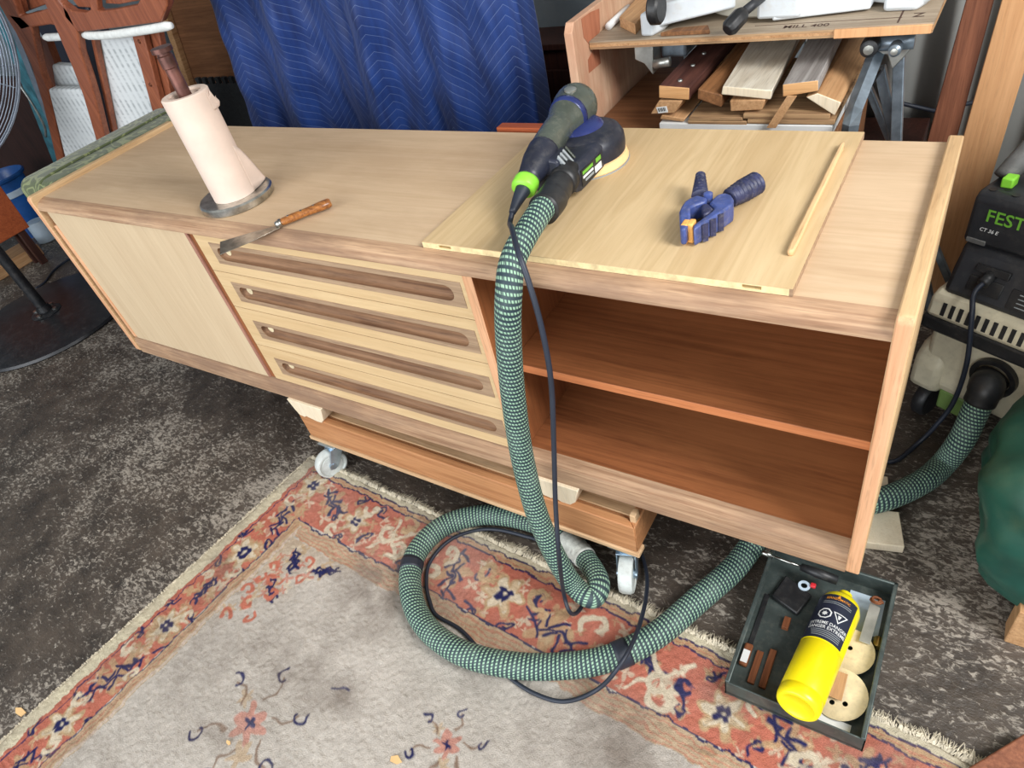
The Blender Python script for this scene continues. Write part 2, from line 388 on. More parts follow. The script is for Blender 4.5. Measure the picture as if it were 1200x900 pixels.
def tubev(path, r, n=12, caps=True, squash=None, seam=False):
    """swept tube with parallel transport; r number or list; returns verts, faces, uv"""
    k = len(path); path = [Vector(p) for p in path]
    T = [(path[min(i + 1, k - 1)] - path[max(i - 1, 0)]).normalized() for i in range(k)]
    up = Vector((0, 0, 1)) if abs(T[0].z) < .9 else Vector((1, 0, 0))
    a = (up - T[0] * up.dot(T[0])).normalized(); V, F, U = [], [], []; s = 0
    for i in range(k):
        if i:
            a = (a - T[i] * a.dot(T[i])).normalized(); s += (path[i] - path[i - 1]).length
        b = T[i].cross(a); rr = r[i] if isinstance(r, (list, tuple)) else r
        for j in range(n + 1 if seam else n):
            th = 2 * PI * j / n; q = squash if squash else 1
            V.append(path[i] + (a * math.cos(th) * q + b * math.sin(th)) * rr); U.append((s, j / n))
    if seam:
        for i in range(k - 1):
            for j in range(n): a_ = i * (n + 1) + j; F.append((a_, a_ + 1, a_ + n + 2, a_ + n + 1))
        return V, F, U
    for i in range(k - 1):
        for j in range(n):
            F.append((i * n + j, i * n + (j + 1) % n, (i + 1) * n + (j + 1) % n, (i + 1) * n + j))
    if caps: F += [tuple(range(n))[::-1], tuple(range((k - 1) * n, k * n))]
    return V, F, U
def tube(name, path, r, mat, parent=None, n=12, **kw):
    sq = kw.pop('squash', None); V, F, U = tubev(path, r, n, squash=sq); return mk(name, V, F, mat, parent, smooth=True, **kw)
def lathev(prof, mtx, n=32):
    """prof: list of (r, h) around local z"""
    V, F = [], []
    for r, h in prof:
        for j in range(n):
            th = 2 * PI * j / n; V.append(mtx @ Vector((r * math.cos(th), r * math.sin(th), h)))
    for i in range(len(prof) - 1):
        for j in range(n): F.append((i * n + j, i * n + (j + 1) % n, (i + 1) * n + (j + 1) % n, (i + 1) * n + j))
    ring_ = prof[0] == prof[-1]
    if prof[0][0] > 1e-5 and not ring_: F.append(tuple(range(n))[::-1])
    if prof[-1][0] > 1e-5 and not ring_: F.append(tuple(range((len(prof) - 1) * n, len(prof) * n)))
    return V, F
def lathe(name, prof, mtx, mat, parent=None, n=32, sharp=.7, **kw):
    V, F = lathev(prof, mtx, n); o = mk(name, V, F, mat, parent, smooth=True, **kw)
    o.data.set_sharp_from_angle(angle=sharp); return o
def at(x, y, z): return Matrix.Translation((x, y, z))
def textv(s, size, mtx, depth=.0, wrap=None, shear=0., sx=1.):
    cu = bpy.data.curves.new('t', 'FONT'); cu.body = s; cu.size = size; cu.align_x = 'CENTER'; cu.align_y = 'CENTER'; cu.resolution_u = 3
    cu.offset = size * .012
    ob = bpy.data.objects.new('t', cu); COL.objects.link(ob)
    dg = bpy.context.evaluated_depsgraph_get(); me = bpy.data.meshes.new_from_object(ob.evaluated_get(dg))
    V = [v.co.copy() for v in me.vertices]; F = [tuple(p.vertices) for p in me.polygons]
    bpy.data.objects.remove(ob); bpy.data.curves.remove(cu); bpy.data.meshes.remove(me)
    V = [Vector((v.x * sx + shear * v.y, v.y, v.z)) for v in V]
    if wrap: V = [Vector((wrap * math.sin(v.x / wrap), v.y, wrap * math.cos(v.x / wrap))) for v in V]
    return [mtx @ v for v in V], F

# ------------------------------------------------------------------ the setting
def grid_floor():
    return mk('floor', [(-3.2, -3.4, 0), (3.6, -3.4, 0), (3.6, 1.55, 0), (-3.2, 1.55, 0), (-3.2, -3.4, -.1), (3.6, -3.4, -.1), (3.6, 1.55, -.1), (-3.2, 1.55, -.1)],
              [(0, 1, 2, 3), (7, 6, 5, 4), (0, 4, 5, 1), (1, 5, 6, 2), (2, 6, 7, 3), (3, 7, 4, 0)], 'floor', loc=(0, 0, 0))
props(grid_floor(), 'dark stained concrete floor with pale specks', None, kind='structure')
props(box('wall_back', -3.2, 1.55, 1.5, 1.6, 0, 2.7, 'wall', bevel=0), 'grey-blue painted back wall', kind='structure')
V, F = [], []
nx = 200
for i in range(nx + 1):
    x = 1.55 + (3.6 - 1.55) * i / nx; y = 1.5 + .012 * math.sin(2 * PI * x / .13)
    V += [(x, y, 0), (x, y, 2.7), (x, 1.6, 0), (x, 1.6, 2.7)]
for i in range(nx):
    a, b = 4 * i, 4 * i + 4
    F += [(a, b, b + 1, a + 1), (a + 1, b + 1, b + 3, a + 3), (a + 2, a + 3, b + 3, b + 2), (a, a + 2, b + 2, b)]
props(mk('wall_metal', V, F, 'wallmetal', smooth=True), 'dull corrugated metal wall behind the saw shelf', kind='structure')
props(box('wall_left', -3.3, -3.2, -3.4, 1.6, 0, 2.7, 'wall', bevel=0), 'grey side wall beyond the fan', kind='structure')
props(box('wall_right', 3.6, 3.7, .2, 1.6, 0, 2.7, 'wall', bevel=0), 'grey wall beside the vacuum corner', kind='structure')
props(box('ceiling', -3.3, 3.7, -3.4, 1.6, 2.7, 2.8, 'ceiling', bevel=0), 'pale workshop ceiling', kind='structure')

# ------------------------------------------------------------------ sideboard
ZB, ZT = .26, .77
sb = thing('sideboard', 'long sanded teak sideboard with four slotted drawers and an open shelf bay', 'sideboard', (1, .23, ZB))
D = .469
def rounded_rect(y0, y1, z0, z1, r, x, k=6, corners=(1, 1, 1, 1)):
    pts = []
    for (cy, cz, a0, on) in ((y1 - r, z1 - r, 0, corners[0]), (y0 + r, z1 - r, 90, corners[1]), (y0 + r, z0 + r, 180, corners[2]), (y1 - r, z0 + r, 270, corners[3])):
        for i in range(k + 1):
            a = math.radians(a0 + 90 * i / k); pts.append((x, cy + r * math.cos(a), cz + r * math.sin(a)))
    return pts
def end_panel(x0, x1, nm):
    o = prism(nm, rounded_rect(0, D, ZB, ZT, .011, x0), (x1 - x0, 0, 0), 'end', sb, bevel=.0025)
    o.data.materials.append(M['end_face'])
    for p in o.data.polygons:
        if p.normal.y < -.6 or abs(p.normal.z) < .01 and abs(p.normal.x) < .01 and p.normal.y < 0: p.material_index = 1
    return o
end_panel(0, .02, 'end_panel'); end_panel(1.98, 2.0, 'end_panel')
# top board: front edge rounded over
prof = [(.465, .757), (.034, .757), (.022, .7545), (.012, .7505), (.006, .745), (.003, .739), (.003, .733), (.01, .7315), (.465, .7315)]
V, F = prismv([(.02, y, z) for y, z in prof], (1.96, 0, 0))
o = mk('top', V, F, 'top', sb, smooth=True); o.data.set_sharp_from_angle(angle=.5); o.data.materials.append(M['top_edge'])
for p in o.data.polygons:
    c = p.center + org(sb)
    if c.y < .034: p.material_index = 1
prof = [(.46, .3135), (.03, .3135), (.016, .311), (.006, .304), (.004, .296), (.004, .2575), (.46, .2575)]
V, F = prismv([(.02, y, z) for y, z in prof], (1.96, 0, 0))
o = mk('bottom', V, F, 'inside', sb, smooth=True); o.data.set_sharp_from_angle(angle=.5); o.data.materials.append(M['top_edge'])
for p in o.data.polygons:
    c = p.center + org(sb)
    if c.y < .03: p.material_index = 1
box('back_panel', .02, 1.98, .45, .462, .31, .735, 'inside', sb)
box('partition', .636, .654, .012, .45, .3135, .7315, 'inside_side', sb)
o = box('partition', 1.368, 1.388, .006, .45, .3135, .7315, 'inside_side', sb); o.data.materials.append(M['end_face'])
for p in o.data.polygons:
    if p.normal.y < -.9: p.material_index = 1
o = box('shelf', 1.388, 1.98, .045, .45, .502, .52, 'inside', sb); o.data.materials.append(M['inside_edge'])
for p in o.data.polygons:
    if p.normal.y < -.9: p.material_index = 1
# cupboard door, a little ajar at its left edge so that a red-brown rebate shows
dr = box('door', .046, .632, .0075, .026, .3145, .7308, 'door', sb)
dr.data.materials.append(M['door_edge'])
for p in dr.data.polygons:
    if abs(p.normal.x) > .9: p.material_index = 1
box('edge_strip', .631, .6395, .0068, .026, .3145, .7308, 'door_edge', sb)
box('finger_pull', .034, .0475, .004, .02, .318, .69, 'end_face', sb, bevel=.003)
box('rebate', .02, .046, .02, .03, .3145, .7308, 'inside_side', sb)
# drawers
seams = [.7305, .6385, .5405, .4275, .3155]
gz = [.688, .588, .481, .368]
def slot_outline(x0, x1, zc, h, k=10):
    pts = []
    for i in range(k + 1):
        a = -PI / 2 + PI * i / k; pts.append((x1 - h + h * math.cos(a), zc + h * math.sin(a)))
    for i in range(k + 1):
        a = PI / 2 + PI * i / k; pts.append((x0 + h + h * math.cos(a), zc + h * math.sin(a)))
    return pts
def holed_plate(rect, hole, y0, y1):
    x0, x1, z0, z1 = rect
    bm = bmesh.new()
    def loop(pts):
        vs = [bm.verts.new((p[0], y0, p[1])) for p in pts]; return [bm.edges.new((vs[i], vs[(i + 1) % len(vs)])) for i in range(len(vs))]
    e = loop([(x0, z0), (x1, z0), (x1, z1), (x0, z1)]) + loop(hole)
    bmesh.ops.triangle_fill(bm, use_beauty=True, edges=e)
    g = bmesh.ops.extrude_face_region(bm, geom=bm.faces[:])
    bmesh.ops.translate(bm, verts=[v for v in g['geom'] if isinstance(v, bmesh.types.BMVert)], vec=(0, y1 - y0, 0))
    bm.verts.index_update(); V = [v.co.copy() for v in bm.verts]; F = [tuple(v.index for v in f.verts) for f in bm.faces]; bm.free(); return V, F
for i in range(4):
    z1, z0 = seams[i] - .0008, seams[i + 1] + .0008
    hole = slot_outline(.716, 1.338, gz[i], .0158)
    V, F = holed_plate((.658, 1.366, z0, z1), hole, .009, .027)
    df = mk('drawer', V, F, 'drawer', sb)
    V, F = holed_plate((.700, 1.358, gz[i] - .0262, gz[i] + .0262), hole, .0082, .0092)
    mk('groove_surround', V, F, 'surround', df)
    # concave pull groove
    V, F = [], []; n = 26
    rings = [(1.0, .0092), (.985, .0125), (.9, .0165), (.7, .0195), (.35, .0208)]
    for s_, y in rings:
        inset = .0158 * (1 - s_)
        V += [(x, y, z) for x, z in slot_outline(.716 + inset, 1.338 - inset, gz[i], .0158 * s_)]
    k = len(hole)
    for a in range(len(rings) - 1):
        for j in range(k): F.append((a * k + j, a * k + (j + 1) % k, (a + 1) * k + (j + 1) % k, (a + 1) * k + j))
    F.append(tuple(range((len(rings) - 1) * k, len(rings) * k)))
    mk('pull_groove', V, F, 'groove', df, smooth=True)
    mk('drawer_box', *boxv(.668, 1.356, .027, .42, z0 + .008, z1 - .01), 'inside_side', df)
    # bored-out disc at the groove's left end
    lathe('bored_end', [(.009, -.002), (.009, .0), (.0, .0006)], frame((.7345, .0192, gz[i]), (1, 0, 0), (0, 0, 1)), 'sandpaper', df, 16)

# ------------------------------------------------------------------ dolly under the sideboard
dl = thing('furniture_dolly', 'low wooden dolly frame on four grey casters under the sideboard', 'dolly', (1.15, .22, 0))
dx0, dx1, dy0, dy1, dzb, dzt = .682, 1.622, -.004, .43, .122, .203
def mitre_board(a, b, nrm, nm):
    a, b = Vector(a), Vector(b); d = (b - a).normalized(); n = Vector(nrm)
    t = .02
    pts = [a, b, b + n * t - d * t, a + n * t + d * t]
    return prism(nm, pts, (0, 0, dzt - dzb), 'dolly', dl, bevel=.003)
mitre_board((dx0, dy0, dzb), (dx1, dy0, dzb), (0, 1, 0), 'apron'); mitre_board((dx1, dy0, dzb), (dx1, dy1, dzb), (-1, 0, 0), 'apron')
mitre_board((dx1, dy1, dzb), (dx0, dy1, dzb), (0, -1, 0), 'apron'); mitre_board((dx0, dy1, dzb), (dx0, dy0, dzb), (1, 0, 0), 'apron')
for y in (dy0 + .0, dy1 - .02): box('bottom_strip', dx0 - .004, dx1 + .004, y - .004, y + .024, dzb - .012, dzb, 'dolly_deck', dl, .002)
box('deck', dx0 + .021, dx1 - .021, dy0 + .021, dy1 - .021, dzb + .02, dzt - .022, 'dolly_deck', dl)
box('inner_strip', dx0 + .05, dx1 - .012, dy0 + .02, dy0 + .026, dzt - .022, dzt - .004, 'dolly', dl)
box('ledge', dx0 + .05, dx1 - .004, dy0 + .026, dy0 + .1, dzt - .03, dzt - .0008, 'dolly_deck', dl)
box('cleat', dx1 - .014, dx1 - .002, dy0 + .012, dy0 + .032, dzt - .01, dzt + .02, 'dolly_deck', dl)
def caster(cx, cy, ang):
    R_ = .043; top = dzb - .012
    f = Matrix.Translation((cx, cy, R_)) @ Matrix.Rotation(ang, 4, 'Z'); ft = f @ Matrix.Rotation(PI / 2, 4, 'X')
    w_ = lathe('wheel', [(.001, -.013), (.028, -.013), (.030, -.011), (.034, -.011), (.036, -.015), (.040, -.014), (R_, -.008), (R_, .008), (.040, .014), (.036, .015), (.034, .011), (.030, .011), (.028, .013), (.001, .013)], ft, 'grey_wheel', dl, 32)
    lathe('hub', [(.001, -.021), (.010, -.021), (.010, .021), (.001, .021)], ft, 'zinc', w_, 12)
    V, F = [], []
    for s in (-1, 1):
        y0 = s * .018
        v, q = prismv([f @ Vector(p) for p in ((-.011, y0, -.008), (.011, y0, -.008), (.052, y0, .050), (.010, y0, .050))], (f.to_3x3() @ Vector((0, s * .0025, 0))))
        V, F = join((V, F), (v, q))
    v, q = boxv(.008, .054, -.0205, .0205, .048, .0515); V, F = join((V, F), ([f @ Vector(p) for p in v], q))
    mk('fork', V, F, 'zinc', dl, bevel=.001)
    sw = f @ Vector((.031, 0, 0))
    lathe('swivel', [(.020, R_ + .05), (.022, R_ + .054), (.022, top - .003)], at(sw.x, sw.y, 0), 'zinc', dl, 20)
    box('top_plate', sw.x - .03, sw.x + .03, sw.y - .026, sw.y + .026, top - .004, top + .0005, 'zinc', dl, .001)
caster(.728, -.016, math.radians(66)); caster(1.594, -.010, math.radians(108)); caster(.74, .37, math.radians(20)); caster(1.57, .37, math.radians(100))
dl.rotation_euler.z = -.010
def bearer(x0, x1, label):
    # bearer with a notched bottom, resting on the ledge and carrying the sideboard
    zb = dzt + .006
    y_ = -.003; zb = dzt - .0005; pts = [(x0, y_, ZB - .0025), (x1, y_, ZB - .0025), (x1 - .012, y_, zb + .014), (x1 - .026, y_, zb - .0005), (x1 - .045, y_, zb - .0005), (x0 + .045, y_, zb + .007), (x0 + .036, y_, zb + .001), (x0 + .018, y_, zb + .004), (x0 + .01, y_, zb + .022)]
    props(prism('packing_block', pts, (0, .36, 0), 'cream_wood', bevel=.0015), label, 'block')
bearer(.672, .795, 'cream notched packing block under the sideboard door end of the dolly')
bearer(1.40, 1.505, 'cream notched packing block under the sideboard shelf bay')

# ------------------------------------------------------------------ rug
RO = PZ(365, 539, 0); RA = Vector((math.cos(math.radians(-3.5)), math.sin(math.radians(-3.5)), 0)); RB = Vector((RA.y, -RA.x, 0))
def vnoise(A, B, s, seed=0):
    r = np.random.default_rng(seed); N = 64; g = r.random((N, N))
    a = A / s; b = B / s; i = np.floor(a).astype(int); j = np.floor(b).astype(int); fa = a - i; fb = b - j
    fa = fa * fa * (3 - 2 * fa); fb = fb * fb * (3 - 2 * fb)
    h = lambda p, q: g[p % N, q % N]
    return (h(i, j) * (1 - fa) + h(i + 1, j) * fa) * (1 - fb) + (h(i, j + 1) * (1 - fa) + h(i + 1, j + 1) * fa) * fb
def fbm(A, B, s, seed=0, o=4):
    t = 0; w_ = 1; tot = 0
    for k in range(o): t = t + w_ * vnoise(A, B, s / 2 ** k, seed + k); tot += w_; w_ *= .55
    return t / tot
def rug():
    st = .0025; na, nb = int(1.9 / st), int(1.0 / st)
    a = np.arange(na) * st; b = np.arange(nb) * st
    A, B = np.meshgrid(a, b)                                  # nb x na
    wa = A + (vnoise(A, B, .016, 11) - .5) * .010 + (vnoise(A, B, .06, 21) - .5) * .008
    wb = B + (vnoise(A, B, .016, 12) - .5) * .010 + (vnoise(A, B, .06, 22) - .5) * .008
    C3 = {k: np.array(lin(v)) for k, v in dict(field=(196, 188, 178), field2=(170, 162, 152), salmon=(188, 112, 92), salmon2=(172, 102, 86), cream=(206, 192, 168), tan=(182, 154, 118),
         navy=(40, 42, 84), beige=(200, 190, 164), brown=(120, 90, 68), dirt=(112, 100, 90), white=(206, 200, 190)).items()}
    img = np.zeros(A.shape + (3,)); n = fbm(A, B, .12, 1)
    def put(mask, c, al=1.):
        mk_ = np.clip(mask, 0, 1)[..., None] * al; img[:] = img * (1 - mk_) + C3[c] * mk_
    def sm(d, w_=.0025): return np.clip(.5 - d / w_, 0, 1)     # d<0 inside
    img[:] = C3['field']; put(n, 'field2', .8)
    d = np.minimum(wa - .0, wb - .0)                          # not used beyond the edge
    # frame distance from the two outer edges (left selvage, top fringe end)
    inner = (A > .142 + (wa - A) * .3) & (B > .17 + (wb - B) * .3)
    put((~inner).astype(float), 'salmon'); put(((~inner) * fbm(A, B, .05, 5)), 'salmon2', .7)
    # motifs
    def line(pts, wd, c, al=1., jag=0.):
        P_ = np.array([tuple(p) for p in spline([(x, y, 0) for x, y in pts], 6)])[:, :2]
        lo = P_.min(0) - .03; hi = P_.max(0) + .03
        i0, i1 = max(0, int(lo[1] / st)), min(nb, int(hi[1] / st)); j0, j1 = max(0, int(lo[0] / st)), min(na, int(hi[0] / st))
        if i1 <= i0 or j1 <= j0: return
        X, Y_ = wa[i0:i1, j0:j1], wb[i0:i1, j0:j1]; dm = np.full(X.shape, 9.)
        for k in range(len(P_) - 1):
            p, q = P_[k], P_[k + 1]; v = q - p; L = v @ v + 1e-9
            t = np.clip(((X - p[0]) * v[0] + (Y_ - p[1]) * v[1]) / L, 0, 1)
            dm = np.minimum(dm, np.hypot(X - p[0] - t * v[0], Y_ - p[1] - t * v[1]))
        mk_ = sm(dm - wd)[..., None] * al; img[i0:i1, j0:j1] = img[i0:i1, j0:j1] * (1 - mk_) + C3[c] * mk_
    def blob(x, y, r, c, lobes=5, dep=.25, ph=0., al=1., ex=1.):
        R_ = r * 1.6; i0, i1 = max(0, int((y - R_) / st)), min(nb, int((y + R_) / st)); j0, j1 = max(0, int((x - R_) / st)), min(na, int((x + R_) / st))
        if i1 <= i0 or j1 <= j0: return
        X, Y_ = (wa[i0:i1, j0:j1] - x) / ex, wb[i0:i1, j0:j1] - y
        d_ = np.hypot(X, Y_) - r * (1 - dep + dep * np.cos(lobes * np.arctan2(Y_, X) + ph))
        mk_ = sm(d_, .004)[..., None] * al; img[i0:i1, j0:j1] = img[i0:i1, j0:j1] * (1 - mk_) + C3[c] * mk_
    def flower(x, y, r, ph=0):
        blob(x, y, r * 1.12, 'tan', 6, .22, ph); blob(x, y, r * .92, 'cream', 6, .25, ph)
        for k in range(3): t = ph + 2.1 * k; blob(x + r * .6 * math.cos(t), y + r * .6 * math.sin(t), r * .3, 'tan', 3, .2, t, .6)
        for sx, sy in ((-1, -1), (1, -1), (-1, 1), (1, 1)): blob(x + sx * r * .17, y + sy * r * .17, r * .2, 'navy', 4, .1)
    def scroll(x, y, r, ang, c='navy', wd=.0042, turn=1):
        pts = []
        for k in range(9):
            t = k / 8; th = ang + turn * (t * 4.3); rr = r * (1 - .72 * t); pts.append((x + rr * math.cos(th), y + rr * math.sin(th)))
        line(pts, wd, c)
    def leafy(x, y, L, ang, c='navy'):
        ca, sa = math.cos(ang), math.sin(ang); f = lambda u, v: (x + u * ca - v * sa, y + u * sa + v * ca)
        blob(x, y, L * .4, 'tan', 5, .3, ang, .8, 1.)
        line([f(-L * .5, 0), f(-.1 * L, .09 * L), f(.2 * L, -.06 * L), f(.5 * L, .04 * L)], .003, c)
        for k in range(5):
            u = (-.4 + .2 * k) * L; s = 1 if k % 2 else -1
            line([f(u, 0), f(u + .08 * L, s * .13 * L), f(u + .17 * L, s * .2 * L)], .0036, c)
            line([f(u + .02, 0), f(u + .03 * L, -s * .12 * L)], .003, c)
    def hooks(x, y, r, ph, n=4):
        for k in range(n):
            t = ph + k * 2 * PI / n; hx, hy = x + r * math.cos(t), y + r * math.sin(t)
            blob(hx, hy, .013, 'tan', 4, .3, t, .9); scroll(hx, hy, .013, t + 1.2, 'navy', .0027, 1 if k % 2 else -1)
            line([(hx, hy), (hx + .016 * math.cos(t + 1.9), hy + .016 * math.sin(t + 1.9)), (hx + .03 * math.cos(t + 1.5), hy + .03 * math.sin(t + 1.5))], .003, 'navy')
    for k in range(420):
        if k < 150: x, y = .055 + .08 * rng.random(), .05 + .95 * rng.random()
        else: x, y = .06 + 1.8 * rng.random(), .045 + .115 * rng.random()
        blob(x, y, .008 + .011 * rng.random(), ('cream', 'tan', 'cream', 'salmon2', 'tan')[k % 5], 4, .4, k, .72)
    # left border (a ~ .045...142), shifted by the selvage shear that the vertices carry
    for y, ph in ((.067, 0), (.31, .5), (.535, 1.1), (.80, .2)): flower(.092, y, .043, ph)
    for y in (.31, .535, .80): hooks(.092, y, .062, y * 7, 4)
    for x, y, L, g in ((.10, .18, .10, 1.2), (.095, .425, .07, 1.6), (.10, .67, .12, 1.9), (.095, .90, .09, 1.5)):
        leafy(x, y, L, g)
    for x, y, r, g, t in ((.07, .13, .022, .4, 1), (.12, .35, .02, 2.2, -1), (.065, .40, .02, 3.0, 1), (.12, .49, .02, 1., 1), (.066, .62, .022, 4., -1), (.13, .65, .016, 2., 1), (.065, .75, .02, 0., 1), (.12, .83, .02, 2., -1)):
        scroll(x, y, r, g, 'cream', .0048, t)
    for x, y in ((.062, .24), (.125, .43), (.062, .56), (.125, .29), (.06, .69), (.13, .55), (.06, .45)): blob(x, y, .017, 'tan', 4, .3, x * 40, .85)
    # top border (b .035 ... .17)
    for x, y, r, ph in ((.294, .10, .036, .3), (.755, .098, .048, .8), (1.245, .115, .042, .2), (1.62, .10, .04, 0)): flower(x, y, r, ph)
    for x, y, r, ph in ((.294, .10, .062, .3), (.755, .098, .075, .8), (1.245, .115, .07, .2), (1.62, .10, .06, 0)): hooks(x, y, r, ph, 5)
    for x, y, L, g in ((.19, .085, .10, .5), (.49, .12, .08, 1.4), (.62, .10, .12, 1.3), (.885, .12, .14, .3), (1.09, .085, .07, .6), (1.35, .10, .10, .8), (1.47, .09, .09, 2.2)):
        leafy(x, y, L, g)
    for x, y, r, g, t, c in ((.40, .09, .035, 0, 1, 'cream'), (.45, .12, .03, 2, -1, 'cream'), (.43, .06, .03, 4, 1, 'tan'), (.52, .065, .03, 1.5, 1, 'tan'), (.575, .07, .03, 1, -1, 'cream'), (.575, .13, .026, 3, 1, 'cream'),
                             (.69, .06, .03, .5, 1, 'tan'), (.97, .075, .036, 2.6, 1, 'cream'), (1.01, .12, .026, .2, -1, 'cream'), (.83, .065, .03, 1, 1, 'tan'), (1.125, .11, .035, 0, 1, 'cream'), (1.15, .14, .03, 3, -1, 'cream'),
                             (1.17, .10, .016, 1, 1, 'navy'), (1.30, .06, .03, 2, 1, 'cream'), (1.38, .13, .03, .4, -1, 'cream'), (1.5, .12, .03, 1, 1, 'cream'), (.255, .145, .02, 1, 1, 'cream'), (.31, .055, .02, 3, -1, 'cream')):
        scroll(x, y, r, g, c, .0058, t); blob(x + .01, y, r * .45, c, 4, .3, g, .7)
    line([(.40, .05), (.42, .10), (.47, .15)], .005, 'cream'); line([(.47, .05), (.43, .10), (.38, .15)], .004, 'cream')
    line([(1.09, .06), (1.125, .11), (1.17, .155)], .005, 'cream'); line([(1.17, .06), (1.125, .105), (1.08, .15)], .004, 'cream')
    # guard stripes
    def stripe_a(a0, a1, c, al=1., b0=0., b1=9.): put(((wa > a0) & (wa < a1) & (B > b0) & (B < b1)).astype(float), c, al)
    def stripe_b(b0, b1, c, al=1., a0=0., a1=9.): put(((wb > b0) & (wb < b1) & (A > a0) & (A < a1)).astype(float), c, al)
    stripe_b(-1, .016, 'beige', 1); stripe_b(.014, .0185, 'navy', .9, .04); stripe_b(.0185, .031, 'tan', .9, .04); stripe_b(.024, .0265, 'salmon', .6, .04); stripe_b(.031, .0355, 'navy', .9, .05)
    stripe_a(-1, .034, 'beige', 1); stripe_a(.034, .0375, 'salmon2', .8, .02); stripe_a(.043, .0462, 'navy', .85, .03)
    stripe_b(.167, .1715, 'navy', .95, .14); stripe_b(.1715, .215, 'tan', .75, .145)
    for k in range(4): stripe_b(.178 + .0105 * k, .1815 + .0105 * k, 'salmon', .55, .15)
    stripe_a(.139, .1425, 'navy', .8, .17); stripe_a(.1425, .178, 'tan', .8, .17)
    for k in range(3): stripe_a(.149 + .01 * k, .1525 + .01 * k, 'salmon2', .5, .18)
    stripe_a(.168, .176, 'white', .5, .18); stripe_a(.155, .160, 'brown', .35, .18)
    # corner spandrel in the field
    put(np.clip(1.25 - ((A - .18) / .17 + (B - .215) / .21 + (vnoise(A, B, .05, 91) - .5) * .5), 0, 1) * ((A > .178) & (B > .215)), 'tan', .55)
    for k in range(90):
        x = .185 + .19 * rng.random(); y = .222 + .24 * rng.random()
        if (x - .18) / .19 + (y - .22) / .24 < 1: blob(x, y, .010 + .010 * rng.random(), ('salmon', 'tan', 'salmon', 'cream')[k % 4], 4, .4, k, .7)
    for k in range(16):
        x = .19 + .16 * rng.random(); y = .23 + .2 * rng.random()
        if (x - .18) / .19 + (y - .22) / .24 < 1: scroll(x, y, .016, k * 1.7, 'salmon', .004, 1 if k % 2 else -1)
    for x, y, L, g in ((.235, .26, .06, .8), (.25, .345, .06, .6), (.335, .25, .06, -.4)): leafy(x, y, L, g)
    for k in range(7): scroll(.20 + .03 * (k % 3), .30 + .025 * k, .018, k, 'salmon', .005, 1 if k % 2 else -1)
    # field sprays
    def spray(x, y, s):
        blob(x, y, .045 * s, 'salmon', 6, .25, .4, .7); blob(x, y, .016 * s, 'navy', 4, .3)
        blob(x + .03 * s, y + .05 * s, .028 * s, 'tan', 5, .3, 1, .7); blob(x - .05 * s, y - .03 * s, .022 * s, 'tan', 5, .3, 2, .6)
        for k in range(6):
            t = k * 1.05 + .3; r0, r1 = .05 * s, .105 * s
            line([(x + r0 * math.cos(t), y + r0 * math.sin(t)), (x + (r0 + r1) / 2 * math.cos(t + .25), y + (r0 + r1) / 2 * math.sin(t + .25)), (x + r1 * math.cos(t + .1), y + r1 * math.sin(t + .1))], .0024, 'brown', .8)
            scroll(x + r1 * math.cos(t + .1), y + r1 * math.sin(t + .1), .02 * s, t, 'navy', .0026, 1 if k % 2 else -1)
    spray(.47, .58, 1.0); spray(.85, .41, .62); spray(1.25, .52, .9); spray(.80, .75, 1.)
    # dirt, worn wool
    def stain(x, y, r, al):
        d_ = np.hypot(A - x, B - y) / r; put(np.clip(1.1 - d_, 0, 1) * np.clip(fbm(A, B, .05, 31) * 2.2 - .5, 0, 1), 'dirt', al)
    stain(.50, .235, .12, .9); stain(1.12, .245, .13, .75); stain(.42, .20, .09, .6); stain(.62, .24, .08, .5); stain(.95, .30, .12, .35); stain(.60, .44, .05, .5); stain(1.0, .2, .08, .5); stain(.3, .5, .2, .25)
    put(np.clip(fbm(A, B, .09, 41, 5) * 3 - 1.55, 0, 1), 'dirt', .5)
    put(np.clip(fbm(A, B, .3, 51, 5) * 3 - 1.6, 0, 1), 'white', .25)
    line([(.57, .44), (.60, .425)], .003, 'navy', .8)
    ed = np.clip(1 - np.minimum(A, B) / .012, 0, 1); put(ed * vnoise(A, B, .01, 61), 'dirt', .5)
    # vertices
    sh = A - .047 * B + (vnoise(A * 0, B, .09, 71) - .5) * .012 * np.clip(1 - A / .05, 0, 1)
    bb = B + (vnoise(A, B * 0, .08, 72) - .5) * .010 * np.clip(1 - B / .04, 0, 1)
    z = .006 + vnoise(A, B, .006, 81) * .0025 + fbm(A, B, .05, 82) * .002 + fbm(A, B, .5, 83, 2) * .003
    X = RO.x + sh * RA.x + bb * RB.x; Y_ = RO.y + sh * RA.y + bb * RB.y
    V = np.stack([X, Y_, z], -1).reshape(-1, 3)
    idx = np.arange(na * nb).reshape(nb, na)
    Fq = np.stack([idx[:-1, :-1], idx[1:, :-1], idx[1:, 1:], idx[:-1, 1:]], -1).reshape(-1, 4)
    # skirt to the floor
    rim = np.concatenate([idx[0, :], idx[1:, -1], idx[-1, -2::-1], idx[-2:0:-1, 0]]); V2 = V[rim].copy(); V2[:, 2] = .0
    kk = np.arange(len(rim)); sk = np.stack([rim, np.roll(rim, -1), len(V) + np.roll(kk, -1), len(V) + kk], -1)
    allV = np.vstack([V, V2]); allF = np.vstack([Fq, sk])
    me = bpy.data.meshes.new('rug_pile'); me.vertices.add(len(allV)); loc0 = np.array([1.2, -.4, 0]); me.vertices.foreach_set('co', (allV - loc0).astype(np.float32).ravel())
    me.loops.add(allF.size); me.loops.foreach_set('vertex_index', allF.astype(np.int32).ravel())
    me.polygons.add(len(allF)); me.polygons.foreach_set('loop_start', np.arange(0, allF.size, 4, dtype=np.int32))
